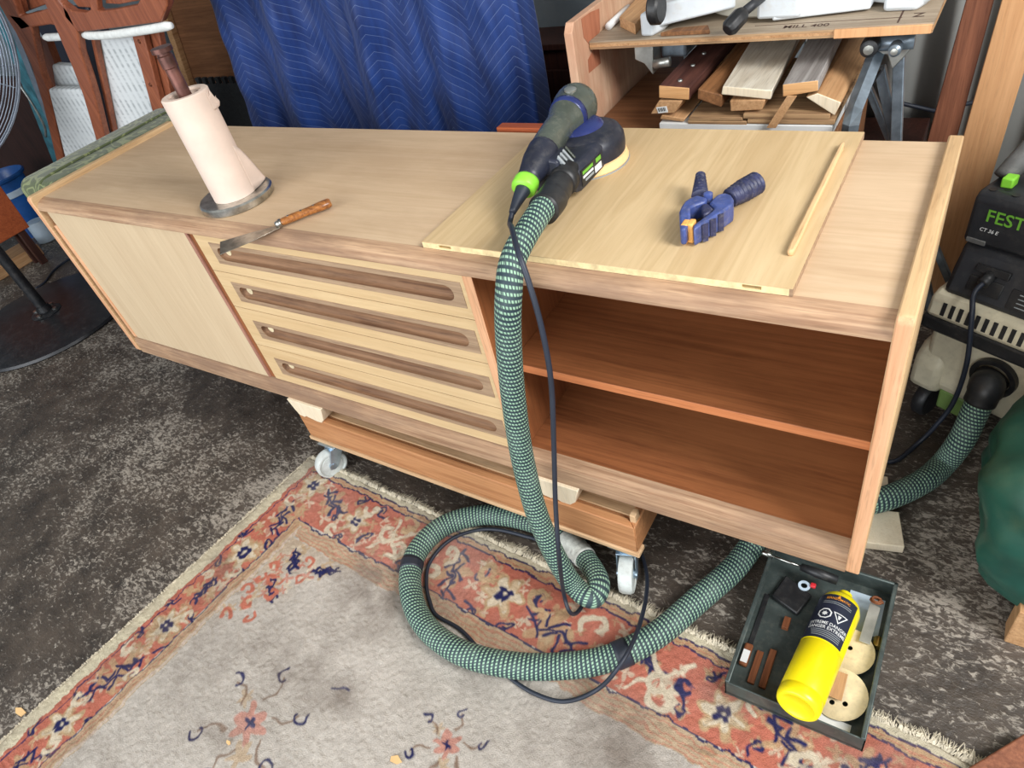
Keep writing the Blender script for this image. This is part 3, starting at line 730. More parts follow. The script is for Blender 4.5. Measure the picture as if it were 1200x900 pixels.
    me.polygons.foreach_set('loop_total', np.full(len(allF), 4, dtype=np.int32)); me.update(calc_edges=True); me.validate()
    ca = me.color_attributes.new('Col', 'FLOAT_COLOR', 'POINT'); cols = np.ones((len(allV), 4), np.float32)
    cols[:len(V), :3] = img.reshape(-1, 3); cols[len(V):, :3] = img.reshape(-1, 3)[rim]; ca.data.foreach_set('color', cols.ravel())
    me.materials.append(M['rug']); me.shade_smooth()
    root = thing('rug', 'worn oriental rug with salmon floral border and grey field', 'rug', tuple(loc0))
    o = bpy.data.objects.new('pile', me); COL.objects.link(o); o.parent = root
    # fringe: knotted tufts along the end, a little fuzz along the selvage
    V, F = [], []
    def strand(p, d, L, w_):
        d = d.normalized(); s_ = Vector((-d.y, d.x, 0)); o_ = len(V); h = .004 + .004 * random.random()
        bend = s_ * (random.random() - .5) * L * .8
        pts = [p, p + d * L * .5 + bend * .3 + Vector((0, 0, h)), p + d * L + bend]
        for k, q in enumerate(pts): 
            ww = w_ * (1, .9, .35)[k]; V.extend([q - s_ * ww, q + s_ * ww])
        F.extend([(o_, o_ + 1, o_ + 3, o_ + 2), (o_ + 2, o_ + 3, o_ + 5, o_ + 4)])
    for k in range(2600):
        a_ = random.random() * 1.9; clump = math.sin(a_ * 160) * .4 + math.sin(a_ * 37) * .6
        p = RO + RA * a_ + RB * .004; p.z = .005 + .003 * random.random(); strand(p, -RB + RA * (.5 * clump + (random.random() - .5) * .9), .012 + .014 * random.random() + .008 * max(0, clump), .0011)
    for k in range(1500):
        b_ = random.random() * 1.0
        p = RO + RB * b_ + RA * (-.047 * b_ + .002); p.z = .004 + .003 * random.random(); strand(p, -RA + RB * (random.random() - .5) * 1.6, .004 + .008 * random.random(), .001)
    props(mk('fringe', V, F, 'fringe', root), 'pale wool fringe', kind='stuff')
rug()

# ------------------------------------------------------------------ loose door leaf and things on the sideboard
ld = thing('veneered_leaf', 'loose pale veneered door leaf lying flat on the sideboard top', 'door leaf', (1.57, .25, .757))
lx0, lx1, ly0, ly1, lz0, lz1 = 1.283, 1.864, .031, .47, .7572, .7685
mo = (1.317, 1.803); zl, zh, xe = lz0 + .0035, lz0 + .0085, lx1 - .004
core = [boxv(lx0, xe, ly0, ly1, lz0, zl), boxv(lx0, xe, ly0, ly1, zh, lz1 - .0012), boxv(lx0, xe, ly0 + .014, ly1, zl, zh)]
core += [boxv(p, q, ly0, ly0 + .014, zl, zh) for p, q in ((lx0, mo[0]), (mo[0] + .024, mo[1]), (mo[1] + .024, xe))]
mk('panel', *join(*core), 'loose_core', ld)
box('veneer', lx0, lx1, ly0, ly1, lz1 - .0012, lz1, 'loose', ld, 0)
o = box('edge_lipping', lx1 - .004, lx1 + .0006, ly0, ly1, lz0, lz1 - .001, 'surround', ld, 0)
ZP = lz1
# stick
a, b = PZ(925, 297, ZP + .005), PZ(988, 167, ZP + .005)
dv = (b - a).normalized(); sv = Vector((dv.y, -dv.x, 0))
pts = [a + dv * .004 - sv * .0035, a - sv * .001, a + dv * .002 + sv * .005, a + dv * .02 + sv * .0055, b - dv * .02 + sv * .0045, b - dv * .002 + sv * .0025, b - dv * .012 - sv * .003, a + dv * .02 - sv * .0045]
for p in pts: p.z = ZP - .0003
props(prism('wood_stick', pts, (0, 0, .0095), 'stick', bevel=.0025), 'thin hand-split stick of pale wood on the loose door', 'stick')

# paper roll on its stand
rs = thing('paper_roll_stand', 'steel disc stand with a dark pipe post standing on the sideboard', 'stand', (.715, .112, .757))
lathe('base_disc', [(.001, 0), (.077, 0), (.079, .002), (.079, .014), (.076, .0175), (.03, .018), (.001, .018)], at(.715, .112, .757), 'steel', rs, 48)
lathe('post', [(.001, 0), (.0135, 0), (.0125, .262), (.0145, .264), (.0145, .284), (.0125, .286), (.0125, .290), (.0195, .291), (.0195, .299), (.001, .300)], at(.722, .108, .769), 'pipe', rs, 24)
pr_ = thing('paper_roll', 'cream roll of masking paper slipped over the steel stand post', 'paper roll', (.722, .108, .7750))
V, F = [], []
n = 48; ro, ri, h = .0455, .031, .210
lathe('roll', [(ri, 0), (ro, 0), (ro, h - .002), (ro - .002, h), (ri + .002, h), (ri, h - .002), (ri, 0)], at(.722, .108, .7751), 'paper', pr_, n)
lathe('core', [(ri - .004, .001), (ri, .001), (ri, h - .004), (ri - .004, h - .004), (ri - .004, .001)], at(.722, .108, .7751), 'paper_in', pr_, n)
# loose torn flap of paper on the far side
def flap(t0, t1, z0, zf, out):
    V, F = [], []; k, nz = 16, 8
    for j in range(nz):
        for i in range(k):
            t = i / (k - 1); th = math.radians(t0 + (t1 - t0) * t); rr = ro + .0008 + out * t * t + .0015 * math.sin(5 * t + j) * t
            V.append((.722 + rr * math.cos(th), .108 + rr * math.sin(th), z0 + (zf(t) - z0) * j / (nz - 1)))
    for j in range(nz - 1):
        for i in range(k - 1): F.append((j * k + i, j * k + i + 1, (j + 1) * k + i + 1, (j + 1) * k + i))
    o = mk('paper_flap', V, F, 'paper', pr_, smooth=True); sm_ = o.modifiers.new('t', 'SOLIDIFY'); sm_.thickness = .0005
flap(22, 70, .776, lambda t: .872 - .090 * t * t, .026); flap(20, 50, .945, lambda t: .979 - .012 * t - .006 * math.sin(9 * t), .006)

# putty knife lying over the front edge
kn = thing('putty_knife', 'stained steel putty knife with riveted wooden handle over the drawer edge', 'putty knife', (.93, .06, .757))
ka, kf, ke = PZ(257, 291, .762), PZ(327, 264, .764), PZ(388, 238, .768)
kd = (ke - ka).normalized(); ks = Vector((0, 0, 1)).cross(kd).normalized(); ku = kd.cross(ks)
p1, p2 = PZ(257.5, 283, .7625), PZ(257.5, 298, .7625)
neckl = kf + ks * .006; neckr = kf - ks * .006
bl = [p2, p2.lerp(neckr, .55) - ks * .004, neckr, neckl, p1.lerp(neckl, .5) + ks * .003, p1]
for p in bl: p.z = .7605
prism('blade', bl, (0, 0, .0014), 'blade', kn, bevel=.0004)
fr = frame(kf, kd, ks)
V, F, _ = tubev([fr @ Vector((x, 0, .003)) for x in (-.006, 0, .006)], [.005, .0078, .0085], 16); mk('ferrule', V, F, 'steel', kn, smooth=True)
Lh = (ke - kf).length
hx = [0.004, .01, .03, .05, .07, .085, Lh - .003, Lh]
V, F, _ = tubev([fr @ Vector((x, 0, .0035 + .0005)) for x in hx], [.0075, .0085, .0095, .0088, .0095, .0108, .0108, .008], 16, squash=.8)
hd = mk('handle', V, F, 'handle', kn, smooth=True)
for x in (.022, .048, .074):
    lathe('rivet', [(.0028, 0), (.0028, .0012), (.0, .0016)], fr @ at(x, .0, .0105), 'steel', hd, 10)

# spring clamp
sc = thing('spring_clamp', 'blue plastic spring clamp with orange jaw pads on the loose door', 'clamp', (1.71, .18, ZP))
zt = ZP + .03
def zc(px, py, z=zt): return PZ(780 + px / 8.185, 190 + py / 8.185, z)
def jaw(pts, nm, mat, z=zt, h=.026): return prism(nm, [zc(x, y, z) for x, y in pts], (0, 0, -h), mat, sc, bevel=.003)
jaw([(128, 470), (150, 420), (185, 370), (240, 335), (300, 312), (400, 335), (390, 372), (300, 400), (235, 432), (238, 560), (190, 640), (140, 640)], 'jaw', 'clamp_blue')
jaw([(270, 640), (262, 600), (440, 470), (470, 430), (420, 385), (470, 330), (500, 305), (570, 288), (630, 310), (655, 350), (648, 400), (520, 490), (350, 590)], 'jaw', 'clamp_blue', zt, .0285)
# web of the right jaw with three openings left as ribs
for t_ in (0.12, .36, .6): 
    a_ = zc(320, 620).lerp(zc(630, 420), t_); prism('rib', [a_ + Vector((.0, -.0015, 0)), a_ + Vector((.006, .0025, 0)), a_ + Vector((.006, .004, 0)), a_ + Vector((0, .0, 0))], (0, 0, -.027), 'clamp_dark', sc, bevel=0)
jaw([(345, 400), (400, 388), (465, 440), (440, 470), (370, 500), (345, 470)], 'spring_block', 'clamp_dark', zt - .002, .022)
lathe('pivot', [(.0065, -.029), (.0065, .003), (.0045, .0045), (.001, .0045)], Matrix.Translation(zc(408, 318)), 'clamp_blue', sc, 20)
def grip(p, q, r0, r1, nm, ridges):
    path, rr = [], []
    for i in range(33):
        t = i / 32; path.append(p.lerp(q, t)); base = r0 + (r1 - r0) * min(1, t * 2.2) if r1 > r0 else r0 + (r1 - r0) * t
        e = 1 if t < .93 else math.sqrt(max(.05, 1 - ((t - .93) / .07) ** 2)); rr.append((base + (.0009 * math.sin(t * ridges * 2 * PI))) * e)
    tube(nm, path, rr, 'clamp_dark', sc, 16)
grip(zc(330, 330, ZP + .02), PZ(821, 203, ZP + .03), .012, .0062, 'grip', 8)
grip(zc(610, 350, ZP + .018), PZ(889, 213, ZP + .02), .0135, .0165, 'grip', 9)
for s_, (x, y) in enumerate(((195, 665), (250, 660))):
    c = zc(x, y, ZP + .016); V, F = join(boxv(c.x - .0045, c.x + .0045, c.y - .008, c.y + .008, ZP + .001, ZP + .031), boxv(c.x - .003, c.x + (.012 if s_ else .003), c.y - .003, c.y + .003, ZP + .009, ZP + .021))
    mk('jaw_pad', V, F, 'clamp_orange', sc, bevel=.002)

# ------------------------------------------------------------------ sander
PC = Vector((1.440, .33, ZP)); sd = thing('orbital_sander', 'dusty rotary sander with grey motor body and orange pad on the loose door', 'sander', tuple(PC))
lathe('sanding_disc', [(.001, 0), (.0765, 0), (.0765, .0016), (.001, .0016)], Matrix.Translation(PC), 'grey_print', sd, 48)
lathe('backing_pad', [(.001, .0016), (.074, .0016), (.0755, .004), (.072, .015), (.066, .018), (.001, .018)], Matrix.Translation(PC), 'pad', sd, 48)
lathe('pad_shroud', [(.066, .016), (.0705, .018), (.0715, .03), (.070, .044), (.064, .054), (.050, .060), (.001, .061)], Matrix.Translation(PC), 'navy_plastic', sd, 48)
ax = Vector((.02, -.21, 0)).normalized(); sx_ = Vector((-ax.y, ax.x, 0))       # tail direction, its left
def sl(f_, l_, z): return PC + ax * f_ + sx_ * l_ + Vector((0, 0, z))
# dust housing running back from the head
V, F = [], []
secs = [(.0, .05, .016, .058), (.05, .052, .014, .056), (.09, .046, .012, .054), (.125, .040, .010, .05), (.135, .036, .012, .046)]
for f_, hw, z0, z1 in secs: V += [sl(f_, -hw, z0), sl(f_, hw, z0), sl(f_, hw, z1 - .008), sl(f_, hw - .01, z1), sl(f_, -hw + .01, z1), sl(f_, -hw, z1 - .008)]
for i in range(len(secs) - 1):
    for j in range(6): F.append((i * 6 + j, i * 6 + (j + 1) % 6, (i + 1) * 6 + (j + 1) % 6, (i + 1) * 6 + j))
F += [tuple(range(6))[::-1], tuple(range(24, 30))]
hs = mk('dust_housing', V, F, 'navy_plastic', sd, bevel=.003)
# rating plate on the right flank
def flank(f0, f1, z0, z1, e, nm, mat):
    def hw(f_): return .052 - (f_ - .05) * .15
    v = [sl(f0, hw(f0) + e, z0), sl(f1, hw(f1) + e, z0), sl(f1, hw(f1) + e, z1), sl(f0, hw(f0) + e, z1)]
    mk(nm, v + [p - sx_ * .002 for p in v], [(0, 1, 2, 3), (7, 6, 5, 4), (0, 4, 5, 1), (1, 5, 6, 2), (2, 6, 7, 3), (3, 7, 4, 0)], mat, hs)
flank(.055, .122, .016, .043, .0006, 'rating_plate', 'black')
flank(.085, .118, .035, .040, .0012, 'plate_print', 'green_print'); flank(.085, .118, .028, .032, .0012, 'plate_print', 'white_print'); flank(.085, .112, .021, .025, .0012, 'plate_print', 'grey_print')
flank(.058, .074, .034, .041, .0012, 'plate_print', 'green_print'); flank(.058, .08, .019, .030, .0012, 'plate_print', 'white_print')
# vent ribs between housing and motor body
for i in range(4):
    f_ = .088 + .011 * i; c0 = sl(f_, .0, .05); c1 = sl(f_ + .002, .008, .072); c2 = sl(f_ + .004, .026, .05)
    prism('vent_rib', [c0, c1, c2], ax * .005, 'grey_print' if i else 'sander_grey', sd, bevel=.001)
prism('vent_block', [sl(.085, -.04, .03), sl(.085, .012, .03), sl(.085, .010, .066), sl(.085, -.03, .074)], ax * .05, 'navy_plastic', sd, bevel=.004)
# head collar and motor body: bulb, waist, tail (the motor lies left of the head's axis)
lathe('gear_collar', [(.046, .052), (.047, .058), (.042, .064), (.034, .068), (.001, .069)], Matrix.Translation(PC + Vector((-.012, .008, 0))), 'sander_navy', sd, 40)
bo = -.028
body = spline([sl(-.074, bo, .075), sl(-.062, bo, .078), sl(-.04, bo, .079), sl(-.012, bo, .078), (sl(.012, bo, .077)), sl(.04, bo, .076), sl(.075, bo, .072), sl(.112, bo, .066)], 6)
br = []
for i in range(len(body)):
    t = i / (len(body) - 1)
    r_ = .0395 * math.sqrt(max(.0, 1 - max(0, (.24 - t) / .24) ** 2.2)) if t < .24 else .0395 - .0145 * min(1, ((t - .24) / .42)) ** 1.2
    br.append(max(.004, r_))
tube('motor_body', body, br, 'sander_grey', sd, 28)
lathe('emblem_plate', [(.0001, .0012), (.009, .001), (.0105, 0), (.0105, -.003)], frame(sl(-.030, bo + .004, .0785 + .0388), (1, 0, -.15), (0, 1, .05)), 'pale_metal', sd, 24)
V, F = [], []
k0 = [i for i in range(len(body)) if .40 < i / (len(body) - 1) < .50]
V, F, _ = tubev([body[i] for i in k0], [br[i] + .0005 for i in k0], 28); mk('blue_band', V, F, 'sander_navy', sd, smooth=True)
tail = [sl(.094, bo, .069), sl(.102, bo, .0675), sl(.13, bo - .001, .0615), sl(.158, bo - .003, .053), sl(.17, bo - .004, .049)]
V, F, _ = tubev(tail, [.0245, .0265, .025, .0195, .0185], 22); mk('tail_housing', V, F, 'navy_plastic', sd, smooth=True)
V, F, _ = tubev([sl(.166, bo - .004, .0505), sl(.170, bo - .004, .049), sl(.182, bo - .005, .045), sl(.186, bo - .005, .0435)], [.0195, .0208, .0208, .0192], 24); mk('lock_ring', V, F, 'lime', sd, smooth=True)
prism('release_button', [sl(.148, bo + .004, .0745), sl(.158, bo + .004, .0715), sl(.158, bo + .009, .0695), sl(.148, bo + .009, .0725)], (0, 0, -.006), 'lime', sd, bevel=.0008)
# dust port under the tail
dp = [sl(.115, .014, .034), sl(.135, .016, .034), sl(.15, .017, .035)]
V, F, _ = tubev(dp, [.026, .0245, .0235], 24); mk('dust_port', V, F, 'black', sd, smooth=True)
# plug-it cord set: plug boot belongs to the cord

# ------------------------------------------------------------------ hose
hz = .0245
hp = [sl(.150, .017, .036), sl(.185, .021, .037), sl(.215, .024, .037), sl(.25, .0235, .041)]
g = lambda u, v, z=hz: PZ(u, v, z)
# drops over the front edge, down to the floor, loops out over the rug and off under the sideboard to the vacuum
VR = Matrix.Rotation(math.radians(-25.7), 3, 'Z'); VO = Vector((2.0, .66, 0))          # the vacuum's front face
def PV(u, v, d):
    e = VR @ Vector((0, 1, 0)); dr = Vector(ray(u, v)); c = Vector(CAM); return c + dr * ((VO + e * d - c).dot(e) / dr.dot(e))
def vl(x, y, z): return VO + VR @ Vector((x, y, z))
hang = [PY(603, 300, -.005), PY(596, 345, -.045), PY(596, 400, -.055), PY(602, 470, -.06), PY(614, 545, -.07), PY(634, 615, -.085)]
floorp = [g(666, 678, .085), g(692, 700, .060), g(702, 685, .062), g(690, 660, .050), g(668, 636, .036), g(640, 618, .033), g(600, 606, .033), g(560, 604, .033), g(517, 618, .0355), g(487, 650, .0355), g(481, 690, .0355),
          g(496, 730, .0355), g(535, 762, .043), g(590, 778, .043), g(650, 781, .0355), g(712, 772, .0355), g(768, 745, .0355), g(818, 703, .029), g(860, 666, .027), Vector((1.808, .180, .034)), Vector((1.862, .248, .0500)), Vector((1.945, .302, .0500)), g(1035, 585, .0500), g(1080, 565, .040), g(1106, 543, .033)]
path = spline(hp[1:] + hang + floorp + [PV(1127, 515, -.085), PV(1141, 486, -.066), PV(1152, 462, -.052)], 14)
Ltot = len(path)
rad = [.0185 + .0065 * min(1, i / (Ltot * .5)) for i in range(Ltot)]
hose = thing('vacuum_hose', 'green and navy woven vacuum hose looping from the sander across the rug', 'hose', tuple(path[int(Ltot * .5)][:2]) + (0,))
V, F, U = tubev(path, rad, 24, seam=True); mk('sleeve', V, F, 'hose', hose, smooth=True, uv=U)
cf = spline([sl(.128, .016, .035), sl(.15, .017, .036), sl(.185, .021, .037), sl(.207, .0235, .037), sl(.238, .0240, .039)], 5)
V, F, _ = tubev(cf, [.0215] * 2 + [.0225] * 3 + [.0215] * 2 + [.0232] * 5 + [.0222] * 1 + [.0245] * (len(cf) - 13), 24); mk('tool_cuff', V, F, 'black', hose, smooth=True)
cf2 = spline([PV(1148, 471, -.057), PV(1156, 454, -.046), vl(.158, -.014, .202), vl(.158, .006, .206)], 6)
V, F, _ = tubev(cf2, [.029] * 4 + [.0315] * 15, 24); mk('vacuum_cuff', V, F, 'black', hose, smooth=True)
def near(u, v, lo=.0, hi=1.):
    best, bi = 1e9, 0
    for i in range(int(Ltot * lo), int(Ltot * hi)):
        c = ROT @ (np.array(path[i]) - CAM); q = (600 + FPX * c[0] / c[2] - u) ** 2 + (450 + FPX * c[1] / c[2] - v) ** 2
        if q < best: best, bi = q, i
    return bi
def sleeve_band(i0, i1, extra, nm, mat, wav=0):
    seg = path[i0:i1 + 1]; rr = [rad[i0 + k] + extra + (wav * math.sin(k * 2.4)) for k in range(len(seg))]
    if len(seg) < 2: return
    V, F, _ = tubev(seg, rr, 24); mk(nm, V, F, mat, hose, smooth=True)
i = near(676, 640, .3, .62); sleeve_band(i - 7, i + 7, .002, 'tape_wrap', 'tape', .0012)
for u, v, lo, hi in ((484, 664, .35, .75), (728, 766, .45, .95)):
    i = near(u, v, lo, hi); sleeve_band(i - 2, i + 2, .0016, 'strap', 'rubber')

# cords
cord = thing('power_cord', 'dark sander power cord trailing down beside the green hose', 'cord', (1.5, -.1, 0))
boot = [sl(.184, bo - .005, .044), sl(.207, bo - .006, .037), sl(.232, bo - .006, .029)]
V, F, _ = tubev(spline(boot, 5), [.013 - .0075 * k / 10 for k in range(11)], 16); mk('plug_boot', V, F, 'rubber', cord, smooth=True)
c1 = [boot[-1], sl(.256, bo, .024), PY(600, 268, -.005), PY(607, 294, -.065), PY(621, 335, -.085), PY(636, 390, -.095), PY(646, 450, -.10), PY(649, 520, -.105), PY(651, 590, -.125), PY(655, 650, -.155), PZ(660, 692, .095), PZ(667, 716, .05)]
# tucks under the hose, along the loop, out again and under the dolly
lc = Vector((1.34, -.12, 0))
def beside(i, z=.0165):
    p = path[i]; d_ = Vector((lc.x - p.x, lc.y - p.y, 0)).normalized() * (rad[i] + .0075); return Vector((p.x + d_.x, p.y + d_.y, z))
ia, ib, ic = near(640, 618, .3, .62), near(484, 664, .35, .75), near(498, 732, .4, .8)
arc = [beside(i) for i in range(ia, ib, 7)] + [beside(i) for i in range(ib, ic, 7)]
c2 = [PZ(676, 718, .02), PZ(686, 702, .016), PZ(690, 682, .016), PZ(680, 664, .016)] + arc + [PZ(540, 738, .016), PZ(566, 766, .0145), PZ(592, 790, .0145), PZ(625, 812, .0165), PZ(662, 822, .0165),
      PZ(700, 808, .03), PZ(726, 780, .085), PZ(746, 742, .078), PZ(757, 700, .035), PZ(757, 668, .012), PZ(746, 640, .008), PZ(722, 622, .008)]
tube('cable', spline(c1 + c2, 10), .0042, 'rubber', cord, 10)

# ------------------------------------------------------------------ parts tray with can
tr = thing('parts_tray', 'dark green metal parts tray on the floor below the end panel', 'tray', (1.945, .0, 0))
tx0, tx1, ty0, ty1, th = 1.838, 2.063, -.155, .15, .055
box('tray_bottom', tx0, tx1, ty0, ty1, .0155, .0175, 'tray', tr, 0)
for nm, a_ in (('front', (tx0, tx1, ty0, ty0 + .0025)), ('back', (tx0, tx1, ty1 - .0025, ty1)), ('left', (tx0, tx0 + .0025, ty0, ty1)), ('right', (tx1 - .0025, tx1, ty0, ty1))):
    box('side_wall', *a_, .009, th, 'tray', tr, .0004)
for a_ in ((tx0, tx0 + .008, ty0, ty1), (tx1 - .008, tx1, ty0, ty1), (tx0, tx1, ty1 - .006, ty1)): box('rolled_rim', *a_, th, th + .004, 'tray', tr, .0018)
can = thing('gas_cylinder', 'yellow gas cylinder with dark warning label lying in the parts tray', 'gas cylinder', (1.965, -.05, .0115))
pA, pB = Vector((1.958, -.163, .090)), Vector((1.983, .085, .050))       # bottom, top end
cdv = (pB - pA).normalized(); Lc = (pB - pA).length; side = cdv.cross(Vector((0, 0, 1))).normalized(); upv = side.cross(cdv)
CF = Matrix(((side.x, upv.x, cdv.x, pA.x), (side.y, upv.y, cdv.y, pA.y), (side.z, upv.z, cdv.z, pA.z), (0, 0, 0, 1)))
rc = .0355
cb = lathe('body', [(.001, .004), (.024, .004), (.026, .001), (.03, 0), (.034, .003), (rc, .010), (rc, .022), (rc - .0008, .0235), (rc, .025), (rc, .118), (rc - .001, .1195), (rc, .121), (rc, Lc - .028), (rc - .004, Lc - .014), (rc - .014, Lc - .003), (.012, Lc), (.012, Lc + .012), (.001, Lc + .012)], CF, 'yellow', can, 48, sharp=1.2)
# label sleeve: wrapped around the upper half, open on the right where the yellow shows
def curved(z0, z1, a0, a1, r, n=24):
    V, F = [], []
    for i in range(n + 1):
        a_ = math.radians(a0 + (a1 - a0) * i / n)
        for z in (z0, z1): V.append(CF @ Vector((r * math.sin(a_), r * math.cos(a_), z)))
    for i in range(n): F.append((2 * i, 2 * i + 1, 2 * i + 3, 2 * i + 2))
    return V, F
lab = mk('warning_label', *curved(.121, Lc - .026, -140, 52, rc + .0004), 'label_navy', can, smooth=True)
# lettering frame: x across the label, y toward the top end
def LF(za, ang=-5):
    a_ = math.radians(ang); rot = Matrix.Rotation(a_, 4, 'Z')
    base = Matrix(((1, 0, 0, 0), (0, 0, 1, 0), (0, 1, 0, za), (0, 0, 0, 1)))     # text x->x, y->z(axis), z->y(radial)
    return CF @ Matrix.Rotation(-a_, 4, 'Z') @ base
R2 = rc + .0009
def ltext(s, size, za, mat, nm='lettering', ang=-5, sx=1., r=R2): mk(nm, *textv(s, size, LF(za, ang), wrap=r, sx=sx), mat, lab)
ltext('BERNZOMATIC', .0072, Lc - .036, 'label_orange', sx=.85)
ltext('EXTREME DANGER', .0098, .156, 'white_print', sx=.82); ltext('DANGER EXTREME', .0098, .1465, 'white_print', sx=.82)
for k, zz in enumerate((.1395, .1355, .1315, .1275)): mk('fine_print', *curved(zz - .0007, zz + .0007, -46 + 3 * k, 38, R2), 'grey_print', lab)
for zz in (Lc - .044, Lc - .048): mk('fine_print', *curved(zz - .0006, zz + .0006, -44, 36, R2), 'grey_print', lab)
mk('flame_mark', *(lambda p: ([LF(Lc - .0315) @ Vector((R2 * math.sin(x / R2), y, R2 * math.cos(x / R2))) for x, y in p], [tuple(range(len(p)))]))([(-.002, -.003), (.002, -.003), (.0025, 0), (0, .005), (-.0022, .0005)]), 'label_orange', lab)
def poly_ring(cx, cy, r, n, rot, w_, nm):
    V, F = [], []; fr_ = LF(.178); sub = 8
    cor = lambda k, rr: Vector((cx + rr * math.cos(rot + 2 * PI * k / n), cy + rr * math.sin(rot + 2 * PI * k / n)))
    for k in range(n * sub):
        for rr in (r, r - w_):
            p = cor(k // sub, rr).lerp(cor(k // sub + 1, rr), (k % sub) / sub); V.append(fr_ @ Vector((R2 * math.sin(p.x / R2), p.y, R2 * math.cos(p.x / R2))))
    m_ = n * sub
    for k in range(m_): F.append((2 * k, 2 * k + 1, 2 * ((k + 1) % m_) + 1, 2 * ((k + 1) % m_)))
    mk(nm, V, F, 'white_print', lab)
poly_ring(-.0125, 0, .0125, 8, PI / 8, .0026, 'octagon_mark'); poly_ring(.0135, .0012, .0150, 3, -PI / 2, .0034, 'triangle_mark')
def poly_fill(pts, nm):
    fr_ = LF(.178); mk(nm, [fr_ @ Vector((R2 * math.sin(x / R2), y, R2 * math.cos(x / R2))) for x, y in pts], [tuple(range(len(pts)))], 'white_print', lab)
poly_fill([(-.0125 + .0058 * (1 if k % 2 else .55) * math.cos(k * PI / 7), .0058 * (1 if k % 2 else .55) * math.sin(k * PI / 7)) for k in range(14)], 'burst_mark')
poly_fill([(.0095, .004), (.0155, .004), (.0135, -.004), (.0115, -.004)], 'cylinder_mark')
# things lying in the tray
def flat_disc(cx, cy, z, r, tiltdir, nm, label, holes):
    # sanding disc with real holes
    bm = bmesh.new()
    def loop(x, y, rr, k): 
        vs = [bm.verts.new((x + rr * math.cos(2 * PI * j / k), y + rr * math.sin(2 * PI * j / k), 0)) for j in range(k)]
        return [bm.edges.new((vs[j], vs[(j + 1) % k])) for j in range(k)]
    e = loop(0, 0, r, 36)
    for hx_, hy_ in holes: e += loop(hx_, hy_, .0045, 10)
    bmesh.ops.triangle_fill(bm, use_beauty=True, edges=e)
    g_ = bmesh.ops.extrude_face_region(bm, geom=bm.faces[:]); bmesh.ops.translate(bm, verts=[v for v in g_['geom'] if isinstance(v, bmesh.types.BMVert)], vec=(0, 0, .0012))
    bm.verts.index_update()
    mt = Matrix.Translation((cx, cy, z)) @ Matrix.Rotation(tiltdir[1], 4, 'Y') @ Matrix.Rotation(tiltdir[0], 4, 'X')
    V = [mt @ v.co for v in bm.verts]; F = [tuple(v.index for v in f.verts) for f in bm.faces]; bm.free()
    return props(mk(nm, V, F, 'sandpaper'), label, 'sanding disc')
flat_disc(2.012, -.085, .031, .045, (.12, -.2), 'sanding_disc', 'round cream sanding disc with holes beside the yellow cylinder bottom', [(-.008, -.018), (.012, -.014), (-.024, -.012)])
o = flat_disc(2.008, .0, .0268, .045, (.04, -.15), 'sanding_disc', 'cream sanding disc tucked under the yellow cylinder and the metal strip', [(.004, .006)])
o = props(box('glue_tube_label', 1.994, 2.018, -.10, -.05, .0385, .0405, 'plank_tan', None, .0005), 'small tan printed paper strip on the holed sanding disc', 'paper strip')
pts = [Vector((2.022, .02, .038)), Vector((2.040, .02, .038)), Vector((2.044, .095, .044)), Vector((2.026, .1, .044))]
ms = thing('metal_strip', 'curled dull aluminium strip leaning in the tray corner', 'metal strip', (2.03, .05, .02))
prism('strip', pts, (0, 0, .0015), 'pale_metal', ms, bevel=.0003)
tube('curled_end', [Vector((2.035 + .011 * math.cos(t * .55) * (1 - t * .02), .105 + .006 * math.sin(t * .55), .046 + .0004 * t)) for t in range(24)], .0022, 'brown_wood', ms, 6)
lathe('brass_fitting', [(.001, 0), (.007, 0), (.008, .002), (.008, .018), (.006, .021), (.001, .021)], frame((2.0515, .026, .0257), (0, 0, 1), (1, 0, 0)), 'brass', None, 16)
props(bpy.data.objects['brass_fitting'], 'short brass fitting by the tray right wall', 'fitting')
for k, (x, lab_) in enumerate(((1.868, 'slim brown wooden strip lying at the tray front, shorter one'), (1.888, 'slim brown wooden strip lying at the tray front, longer one'))):
    props(box('wood_strip', x, x + .012, -.125, -.06 + .012 * k, .0175, .0245, 'brown_wood', None, .001), lab_, 'wood strip')
kn2 = thing('knife', 'brown handled knife with a white sticker by the tray left wall', 'knife', (1.852, -.05, .0175))
box('handle', 1.845, 1.860, -.10, -.055, .0175, .028, 'brown_wood', kn2, .003)
box('blade', 1.849, 1.858, -.055, .06, .018, .020, 'black', kn2, .0004); box('sticker', 1.8465, 1.8585, -.095, -.07, .028, .0285, 'white_print', kn2, 0)
props(box('wood_chip_block', 1.895, 1.907, .0, .024, .0175, .028, 'brown_wood', None, .001), 'tiny brown wood offcut in the middle of the tray', 'offcut')
rd = thing('screwdriver', 'steel nut driver resting across the back rim of the tray', 'screwdriver', (1.87, .14, .05))
q0, q1 = PZ(893, 647, .066), PZ(941, 665, .066)
tube('shaft', [q0.lerp(q1, .2), q1], .0028, 'steel', rd, 10); tube('socket', [q0, q0.lerp(q1, .06), q0.lerp(q1, .25)], .0055, 'steel', rd, 12)
tube('grip', [q1.lerp(q0, .05), q1 + (q1 - q0) * .3, q1 + (q1 - q0) * .8], [.007, .01, .009], 'black', rd, 14)
bx_ = thing('blade_pouch', 'clear black blade pouch with a red tab at the tray back', 'pouch', (1.90, .08, .0175))
prism('pouch', [(1.862, .055, .0178), (1.915, .035, .0178), (1.93, .085, .0178), (1.875, .11, .0178)], (0, 0, .012), 'black', bx_, bevel=.003)
box('red_tab', 1.922, 1.932, .098, .108, .03, .037, 'red', bx_, .002)
lathe('washer', [(.006, 0), (.011, 0), (.011, .002), (.006, .002), (.006, 0)], at(1.912, .098, .030), 'blue_white', bx_, 20)
